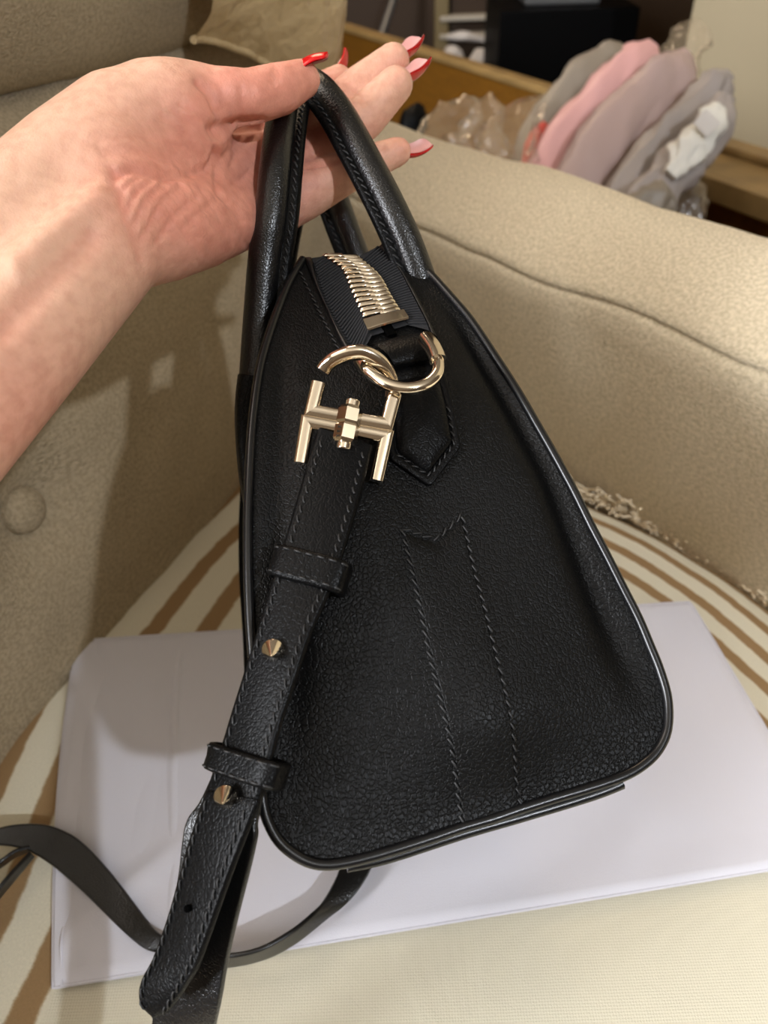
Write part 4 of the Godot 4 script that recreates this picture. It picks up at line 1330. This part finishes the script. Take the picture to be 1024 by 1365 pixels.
func lumpy(path: Array, radii: Array, flat: float, rough: float, seed_: int) -> Bag3:
	var sp := spline(path, 6)
	var rr := []
	for i in radii.size() - 1:
		for k in 6:
			rr.append(lerpf(radii[i], radii[i + 1], smoothstep(0.0, 1.0, k / 6.0)))
	rr.append(radii[-1])
	var rows := []
	var n := sp.size()
	for i in n:
		var d := (sp[mini(i + 1, n - 1)] - sp[maxi(i - 1, 0)]).normalized()
		var to_eye := (Vector3(0, 0.37, 0) - sp[n / 2]).normalized()
		var s := d.cross(to_eye).normalized()
		var u := s.cross(d).normalized()
		var row := PackedVector3Array()
		for j in 30:
			var a := TAU * j / 30.0
			var w := 1.0 + rough * 2.2 * lumps.get_noise_3d(i * 14.0 + seed_ * 77.0, cos(a) * 60.0, sin(a) * 60.0) + rough * lumps.get_noise_3d(i * 34.0 + seed_ * 77.0, cos(a) * 160.0, sin(a) * 160.0)
			row.append(sp[i] + (s * cos(a) + u * sin(a) * flat) * (rr[i] * w))
		rows.append(row)
	return grid(rows, true, false, null, true)

func build_behind() -> void:
	# plastic wrap over the end of the backrest
	var pl := thing("plastic_cover", "crinkled beige translucent plastic wrap over the far end of the chair back", "plastic wrap")
	var rows := []
	for i in 41:
		var t := i / 40.0
		var row := PackedVector3Array()
		for j in 61:
			var s := lerpf(0.335, 0.585, j / 60.0)
			var top := 0.44
			var bottom := lerpf(0.283, 0.225, smoothstep(0.335, 0.50, s)) + 0.03 * smoothstep(0.53, 0.585, s)
			var h := lerpf(bottom, top, t)
			var z := 0.042 + 0.028 * sin(PI * clampf(t * 0.8 + 0.05, 0.0, 1.0)) - 0.09 * pow(smoothstep(0.47, 0.585, s), 2.0)
			z += 0.006 * lumps.get_noise_2d(s * 700.0, h * 500.0) + 0.0022 * absf(lumps.get_noise_2d(s * 3200.0 + 90.0, h * 2600.0))
			z -= 0.02 * exp(-t * 14.0)
			row.append(BL + BD * s + BU * h + BN * z)
		rows.append(row)
	put("film", done(grid(rows), BN), M.frosted_plastic, pl)
	var hemp := PackedVector3Array()
	for p in rows[0]:
		hemp.append(p)
	for i in range(1, 41):
		hemp.append(rows[i][60])
	put("rolled_edge", done(sweep(hemp, 0.005, 0.005, 2.0, Vector3.ZERO, 8)), M.frosted_plastic, pl)
	# long brown wooden box behind the chair
	var bx := thing("wooden_box", "long open brown wooden box behind the armchair, holding wrapped garments", "box")
	var p0 := Vector3(-0.20, 0, -2.74)
	var p1 := Vector3(0.86, 0, -0.65)
	var dir := (p1 - p0).normalized()
	var side := Vector3(-dir.z, 0, dir.x)    # away from the camera
	if side.x < 0.0:
		side = -side
	var L := p0.distance_to(p1)
	var turn := Basis(dir, Vector3.UP, dir.cross(Vector3.UP))
	put("back_board", done(block((p0 + p1) * 0.5 + side * 0.012 + Vector3(0, -0.215, 0), Vector3(L, 0.43, 0.024), 0.004, turn)), M.brown_wood, bx)
	put("rail", done(block((p0 + p1) * 0.5 + side * 0.012 + Vector3(0, 0.006, 0), Vector3(L, 0.016, 0.036), 0.005, turn)), M.tan_wood, bx)
	put("bottom_board", done(block((p0 + p1) * 0.5 - side * 0.18 + Vector3(0, -0.41, 0), Vector3(L, 0.03, 0.36), 0.004, turn)), M.brown_wood, bx)
	put("front_board", done(block((p0 + p1) * 0.5 - side * 0.36 + Vector3(0, -0.26, 0), Vector3(L, 0.34, 0.024), 0.004, turn)), M.brown_wood, bx)
	var sh := p0.lerp(p1, 0.72)
	put("ledge", done(block(sh + dir * 0.1 - side * 0.04 + Vector3(0, -0.012, 0), Vector3(0.95, 0.022, 0.10), 0.004, turn)), M.tan_wood, bx)
	put("ledge_lip", done(block(sh + dir * 0.1 - side * 0.094 + Vector3(0, -0.018, 0), Vector3(0.95, 0.034, 0.012), 0.004, turn)), M.tan_wood, bx)
	# garments in clear wrap, leaning in the box
	var grp := "wrapped garments leaning in the box"
	bundle("wrapped_garment", "olive grey wrapped garment, hindmost behind the pink one", [Vector3(0.2204, -0.0087, -1.1704), Vector3(0.2623, 0.0429, -1.2398), Vector3(0.3183, 0.0941, -1.2958), Vector3(0.364, 0.1225, -1.3327), Vector3(0.3825, 0.1339, -1.3553)], [0.03, 0.040, 0.040, 0.028, 0.010], 0.5, M.grey_dark_knit, 0.10, "garment", grp, 1)
	bundle("wrapped_garment", "pink wrapped garment leaning among the grey ones in the box", [Vector3(0.213, -0.0086, -1.0921), Vector3(0.2618, 0.0474, -1.1653), Vector3(0.3245, 0.0915, -1.2153), Vector3(0.3848, 0.1308, -1.2613), Vector3(0.4049, 0.1498, -1.2773)], [0.026, 0.030, 0.031, 0.030, 0.010], 0.55, M.pink_knit, 0.14, "garment", grp, 2)
	bundle("wrapped_garment", "broad mauve grey wrapped garment just right of the pink one", [Vector3(0.2287, -0.0218, -1.0289), Vector3(0.2838, 0.0382, -1.0922), Vector3(0.3495, 0.0875, -1.1467), Vector3(0.4108, 0.1262, -1.1922), Vector3(0.4362, 0.1454, -1.2214)], [0.034, 0.036, 0.038, 0.036, 0.012], 0.5, M.mauve_knit, 0.15, "garment", grp, 3)
	bundle("wrapped_garment", "slim grey wrapped garment right of the mauve one, its top tilting furthest right", [Vector3(0.2862, -0.0158, -0.9817), Vector3(0.3401, 0.0453, -1.046), Vector3(0.3989, 0.0853, -1.0926), Vector3(0.4537, 0.1225, -1.1369), Vector3(0.471, 0.1348, -1.1472)], [0.020, 0.024, 0.026, 0.022, 0.009], 0.6, M.grey_knit, 0.2, "garment", grp, 4)
	var last := bundle("wrapped_garment", "grey and white wrapped garment with a pale paper tag, lowest on the right", [Vector3(0.2849, -0.0182, -0.9275), Vector3(0.3329, 0.0328, -0.9768), Vector3(0.3777, 0.0625, -1.0082), Vector3(0.4183, 0.0933, -1.0406), Vector3(0.4434, 0.1249, -1.0736)], [0.022, 0.026, 0.028, 0.026, 0.010], 0.6, M.grey_knit, 0.20, "garment", grp, 5)
	put("tissue", done(lumpy([Vector3(0.3568, 0.0638, -0.9767), Vector3(0.3775, 0.0819, -0.9918), Vector3(0.401, 0.104, -1.0104), Vector3(0.4222, 0.1229, -1.0328)], [0.008, 0.018, 0.020, 0.008], 0.45, 0.35, 6)), M.white_tissue, last)
	var tg: Vector3 = Vector3(0.3945, 0.115, -0.9935)
	var tdir: Vector3 = (Vector3(0.4055, 0.1052, -0.9853) - Vector3(0.3843, 0.1234, -1.0006)).normalized()
	put("paper_tag", done(block(tg, Vector3(0.024, 0.020, 0.003), 0.001, Basis(tdir, (Vector3(0, 0.37, 0) - tg).normalized().cross(tdir).normalized(), (Vector3(0, 0.37, 0) - tg).normalized()))), M.white_goods, last)
	bundle("wrapped_garment", "crumpled dark grey wrapped garment at the foot of the pile, by the chair arm", [Vector3(0.2658, 0.0044, -0.9073), Vector3(0.3087, 0.0321, -0.937), Vector3(0.3467, 0.0409, -0.951), Vector3(0.3585, 0.0447, -0.9542)], [0.020, 0.024, 0.020, 0.008], 0.6, M.grey_dark_knit, 0.25, "garment", grp, 7)
	bundle("red_garment", "sliver of red garment peeking out left of the pink one", [Vector3(0.2188, 0.0028, -1.167), Vector3(0.2444, 0.0406, -1.2117), Vector3(0.2677, 0.0707, -1.2501)], [0.016, 0.018, 0.006], 0.5, M.red_knit, 0.10, "garment", "", 8)
	# loose clear bags
	var gp := "crumpled clear plastic bags in the box"
	for b in [
		["clear plastic bag, peaked, in the middle of the clear bags", [Vector3(0.1453, 0.0284, -1.1754), Vector3(0.1562, 0.0457, -1.203), Vector3(0.1697, 0.0717, -1.2378), Vector3(0.1768, 0.0949, -1.2704)], [0.04, 0.040, 0.024, 0.003], 11],
		["clear plastic bag lying lowest, left of the others behind the chair arm", [Vector3(0.0683, 0.0566, -1.173), Vector3(0.1022, 0.0664, -1.2073), Vector3(0.1412, 0.0709, -1.2241), Vector3(0.1571, 0.0663, -1.2203)], [0.014, 0.026, 0.026, 0.008], 12],
		["clear plastic bag with bright glints against the red garment", [Vector3(0.1787, 0.0278, -1.1227), Vector3(0.1921, 0.0561, -1.1595), Vector3(0.2161, 0.0807, -1.1932), Vector3(0.2509, 0.0967, -1.2328)], [0.04, 0.038, 0.026, 0.005], 13],
		["clear plastic flap standing up behind the mauve garment", [Vector3(0.4132, 0.0989, -1.2346), Vector3(0.4453, 0.1287, -1.2727), Vector3(0.4667, 0.1511, -1.3045), Vector3(0.4825, 0.1673, -1.3312)], [0.03, 0.034, 0.026, 0.006], 14],
		["clear plastic bag hanging below the garments, beside the dark inside of the box", [Vector3(0.3775, 0.0412, -1.0556), Vector3(0.3912, 0.0222, -1.0397), Vector3(0.395, -0.0002, -1.0209), Vector3(0.3845, -0.0186, -1.0055)], [0.020, 0.030, 0.028, 0.010], 15],
	]:
		bundle("clear_bag", b[0], b[1], b[2], 0.5, M.milky_plastic, 0.28, "plastic bag", gp, b[3])
	# far furniture
	var cab := thing("black_cabinet", "plain black cabinet standing behind the box", "cabinet")
	far_box(cab, "body", Vector3(0.4182, -0.0204, -2.8707), Vector3(0.8546, -0.0249, -2.8669), 0.45, 0.4, M.black_gloss)
	far_box(cab, "top_tray", Vector3(0.5034, -0.0195, -2.9367), Vector3(0.7416, -0.0204, -2.936), -0.04, 0.25, M.grey_metal)
	var she := thing("shelf_unit", "pale shelf unit with white things, left of the black cabinet", "shelf")
	var st := [Vector3(0.291, 0.06, -3.6561), Vector3(0.5195, 0.0538, -3.6509)]
	for k in 2:
		far_box(she, "post", st[k] - Vector3(0.02, 0, 0), st[k] + Vector3(0.02 if k else 0.035, 0, 0), 1.05, 0.06, M.beige_trim)
	for y in [0.44, Vector3(0.3873, -0.1485, -3.4812).y, Vector3(0.3845, -0.2097, -3.4298).y]:
		var a: Vector3 = st[0]
		var b: Vector3 = st[1]
		put("shelf_board", done(block(Vector3((a.x + b.x) * 0.5, y, a.z - 0.12), Vector3(b.x - a.x, 0.018, 0.26), 0.004)), M.white_board, she)
	put("back_panel", done(block(Vector3((st[0].x + st[1].x) * 0.5, 0.1, st[0].z - 0.26), Vector3(st[1].x - st[0].x, 1.1, 0.02), 0.004)), M.white_board, she)
	for q in [["white crumpled parcel on the lowest shelf, at its left", [Vector3(0.2771, -0.2341, -3.331), Vector3(0.3158, -0.2203, -3.3295), Vector3(0.3497, -0.2403, -3.3258)], 0.034], ["white crumpled parcel on the lowest shelf, at its right", [Vector3(0.3831, -0.2455, -3.3214), Vector3(0.4214, -0.2317, -3.32), Vector3(0.4612, -0.2519, -3.3161)], 0.034], ["flat white parcel on the upper shelf", [Vector3(0.2969, -0.1702, -3.3846), Vector3(0.363, -0.1659, -3.3751), Vector3(0.4476, -0.1829, -3.374)], 0.016]]:
		bundle("parcel", q[0], q[1], [q[2] * 0.5, q[2], q[2] * 0.5], 0.9, M.white_goods, 0.12, "parcel", "parcels on the shelf", 20)
	var pole := thing("metal_pole", "thin grey metal pole slanting behind the box at the far left", "pole")
	put("tube", done(sweep(PackedVector3Array([Vector3(0.0407, -0.1773, -3.3264), Vector3(0.0957, -0.0624, -3.4229), Vector3(0.1636, 0.0946, -3.5546)]), 0.03, 0.03, 2.0, Vector3.ZERO, 10)), M.grey_metal, pole)
	var gb := thing("grey_board", "grey board leaning far behind, above the brown box", "board")
	far_box(gb, "panel", Vector3(-0.2049, 0.0294, -3.6304), Vector3(-0.1107, 0.0269, -3.6283), 0.7, 0.04, M.grey_metal)
	var kn := thing("black_pouch", "small black pouch lying in the box beside the clear bags", "pouch")
	put("cloth", done(lumpy([Vector3(0.051, 0.0387, -1.2624), Vector3(0.0654, 0.0598, -1.2801), Vector3(0.0752, 0.0768, -1.2944)], [0.012, 0.022, 0.008], 0.7, 0.1, 31)), M.black_gloss, kn)

func far_box(parent: Node3D, called: String, a: Vector3, b: Vector3, down: float, deep: float, m: Material) -> void:
	# an upright box: its top front edge runs from a to b, it reaches down and back
	var d := (Vector3(b.x, 0, b.z) - Vector3(a.x, 0, a.z))
	var w := d.length()
	d /= w
	var back := Vector3(d.z, 0, -d.x)
	if back.z > 0.0:
		back = -back
	var y := (a.y + b.y) * 0.5
	var c := (Vector3(a.x, 0, a.z) + Vector3(b.x, 0, b.z)) * 0.5 + back * deep * 0.5 + Vector3.UP * (y - down * 0.5)
	put(called, done(block(c, Vector3(w, absf(down), deep), 0.006, Basis(d, Vector3.UP, -back))), m, parent)

func slab_box(c: Vector3, s: Vector3) -> ArrayMesh:
	return done(block(c, s, 0.004))

func build_room() -> void:
	structure("floor", slab_box(Vector3(0.4, -0.50, -0.6), Vector3(4.6, 0.1, 6.4)), M.floor_wood, "brown floor of the room")
	structure("ceiling", slab_box(Vector3(0.4, 2.05, -0.6), Vector3(4.6, 0.1, 6.4)), M.ceiling_paint, "pale ceiling of the room")
	structure("wall_back", slab_box(Vector3(0.4, 0.8, -3.75), Vector3(4.6, 2.6, 0.1)), M.dark_wood, "dark brown far wall")
	structure("wall_front", slab_box(Vector3(0.4, 0.8, 2.55), Vector3(4.6, 2.6, 0.1)), M.taupe_paint, "taupe wall behind the camera")
	structure("wall_right", slab_box(Vector3(2.65, 0.8, -0.6), Vector3(0.1, 2.6, 6.4)), M.taupe_paint, "taupe wall on the right")
	# left wall with a window opening between z = 0.1 and 1.3
	structure("wall_left", slab_box(Vector3(-1.85, 0.8, -1.85), Vector3(0.1, 2.6, 3.9)), M.taupe_paint, "taupe wall on the left")
	structure("wall_left", slab_box(Vector3(-1.85, 0.8, 1.95), Vector3(0.1, 2.6, 1.3)), M.taupe_paint, "taupe wall left of the window")
	structure("wall_left", slab_box(Vector3(-1.85, -0.05, 0.7), Vector3(0.1, 0.9, 1.2)), M.taupe_paint, "taupe wall under the window")
	structure("wall_left", slab_box(Vector3(-1.85, 1.87, 0.7), Vector3(0.1, 0.46, 1.2)), M.taupe_paint, "taupe wall over the window")
	var w := structure("window_1", slab_box(Vector3(-1.85, 1.02, 0.7), Vector3(0.008, 1.24, 1.2)), M.window_glass, "window pane")
	var fr := Bag3.new()
	for q in [[Vector3(-1.82, 1.02, 0.12), Vector3(0.06, 1.24, 0.04)], [Vector3(-1.82, 1.02, 1.28), Vector3(0.06, 1.24, 0.04)], [Vector3(-1.82, 1.02, 0.7), Vector3(0.05, 1.24, 0.03)], [Vector3(-1.82, 0.42, 0.7), Vector3(0.06, 0.04, 1.2)], [Vector3(-1.82, 1.62, 0.7), Vector3(0.06, 0.04, 1.2)]]:
		block(q[0], q[1], 0.005, Basis(), fr)
	put("window_frame", done(fr), M.white_board, w)
	# pale partition wall at the upper right, behind the box
	var wd := Vector3(0.45, 0, 0.89).normalized()
	var w0 := Vector3(0.784, 0.0102, -2.2436)
	w0.y = 0.0
	structure("wall_partition", done(block(w0 + wd * 0.95 + Vector3(0.05, 0.72, -0.03), Vector3(1.9, 2.4, 0.08), 0.004, Basis(wd, Vector3.UP, wd.cross(Vector3.UP)))), M.wall_paint, "pale beige wall at the upper right")

func build_lamps() -> void:
	var l := thing("standing_lamp", "standing lamp with a bare round bulb behind the photographer", "lamp")
	var p: Vector3 = lamp_at
	put("bulb", done(lathe([Vector2(0.001, -0.035), Vector2(0.02, -0.029), Vector2(0.032, -0.014), Vector2(0.035, 0.0), Vector2(0.032, 0.014), Vector2(0.02, 0.029), Vector2(0.001, 0.035)], p, Vector3.UP, 24)), M.lamp_glow, l)
	put("pole", done(lathe([Vector2(0.010, -1.93), Vector2(0.010, -0.06), Vector2(0.016, -0.055), Vector2(0.016, -0.033)], p, Vector3.UP, 14)), M.grey_metal, l)
	put("foot", done(lathe([Vector2(0.14, -1.95), Vector2(0.14, -1.935), Vector2(0.02, -1.92)], p, Vector3.UP, 28)), M.grey_metal, l)
	var c := thing("fill_panel", "large square glowing panel overhead, added as fill light", "lamp")  # unseen source, added for soft fill from above
	put("glow_panel", done(block(Vector3(-1.15, 1.985, -0.75), Vector3(1.0, 0.02, 1.0), 0.004)), M.lamp_glow, c)
	var f := thing("fill_panel", "smaller square glowing panel at the far end, added to brighten the background", "lamp")  # unseen too, added to light the things behind the chair
	put("glow_panel", done(block(Vector3(-0.3, 1.985, -2.5), Vector3(0.6, 0.02, 0.6), 0.004)), M.lamp_glow, f)

var lamp_at := Vector3(0.95, 1.50, 1.10)

func _ready() -> void:
	# camera, light and exposure
	var cam := Camera3D.new()
	cam.name = "camera"
	cam.keep_aspect = Camera3D.KEEP_HEIGHT
	cam.near = 0.01
	cam.far = 30.0
	cam.transform = Transform3D(Basis(Vector3(0.9994, -0.0267, 0.0224), Vector3(0.0349, 0.7656, -0.6424), Vector3(0, 0.6428, 0.766)), Vector3(0, 0.37, 0))
	var attr := CameraAttributesPhysical.new()
	attr.frustum_focal_length = 18.48
	attr.frustum_focus_distance = 0.25
	attr.exposure_aperture = 9.0
	cam.attributes = attr
	add_child(cam)
	cam.fov = 66.0477
	var we := WorldEnvironment.new()
	we.name = "world"
	var env := Environment.new()
	env.background_mode = Environment.BG_SKY
	var sky := Sky.new()
	var ps := ProceduralSkyMaterial.new()
	ps.sky_top_color = Color(0.55, 0.68, 0.9)
	ps.sky_horizon_color = Color(0.85, 0.9, 0.95)
	ps.ground_bottom_color = Color(0.4, 0.4, 0.38)
	ps.ground_horizon_color = Color(0.7, 0.72, 0.72)
	sky.sky_material = ps
	env.sky = sky
	env.background_energy_multiplier = 1.0
	env.tonemap_mode = Environment.TONE_MAPPER_LINEAR
	env.tonemap_exposure = 1.03
	env.sdfgi_enabled = true
	env.ssao_enabled = true
	env.ssil_enabled = true
	we.environment = env
	add_child(we)
	var key := OmniLight3D.new()          # the standing lamp's bulb
	key.name = "standing_lamp_light"
	key.position = lamp_at
	key.light_color = Color(0.93, 0.96, 1.0)
	key.light_energy = 2.5
	key.light_size = 0.03
	key.omni_range = 12.0
	key.omni_attenuation = 2.0
	key.shadow_enabled = true
	add_child(key)
	var day := AreaLight3D.new()          # daylight in the window opening
	day.name = "window_light"
	day.area_size = Vector2(1.15, 1.2)
	day.transform = Transform3D(Basis(Vector3(0, 0, -1), Vector3.UP, Vector3(-1, 0, 0)), Vector3(-1.76, 1.02, 0.7))
	day.light_color = Color(0.97, 0.98, 1.0)
	day.light_energy = 19.0
	day.shadow_enabled = true
	add_child(day)
	var top := AreaLight3D.new()          # warm fill from the added overhead panel
	top.name = "fill_panel_light"
	top.area_size = Vector2(0.96, 0.96)
	top.transform = Transform3D(Basis(Vector3.RIGHT, Vector3(0, 0, -1), Vector3.UP), Vector3(-1.15, 1.965, -0.75))
	top.light_color = Color(1.0, 0.83, 0.62)
	top.light_energy = 0.5
	top.shadow_enabled = true
	add_child(top)
	var far_fill := AreaLight3D.new()     # extra fill added at the far end to lift the background
	far_fill.name = "far_fill_panel_light"
	far_fill.area_size = Vector2(0.56, 0.56)
	far_fill.transform = Transform3D(Basis(Vector3.RIGHT, Vector3(0, 0, -1), Vector3.UP), Vector3(-0.3, 1.965, -2.5))
	far_fill.light_color = Color(1.0, 0.86, 0.68)
	far_fill.light_energy = 1.5
	far_fill.shadow_enabled = true
	add_child(far_fill)
	rng.seed = 7
	lumps.seed = 12
	lumps.noise_type = FastNoiseLite.TYPE_SIMPLEX
	lumps.frequency = 0.01
	lumps.fractal_octaves = 3
	make_materials()
	build_room()
	build_lamps()
	build_chair()
	build_cushion()
	build_cloth()
	build_bag()
	build_strap()
	build_person()
	build_behind()
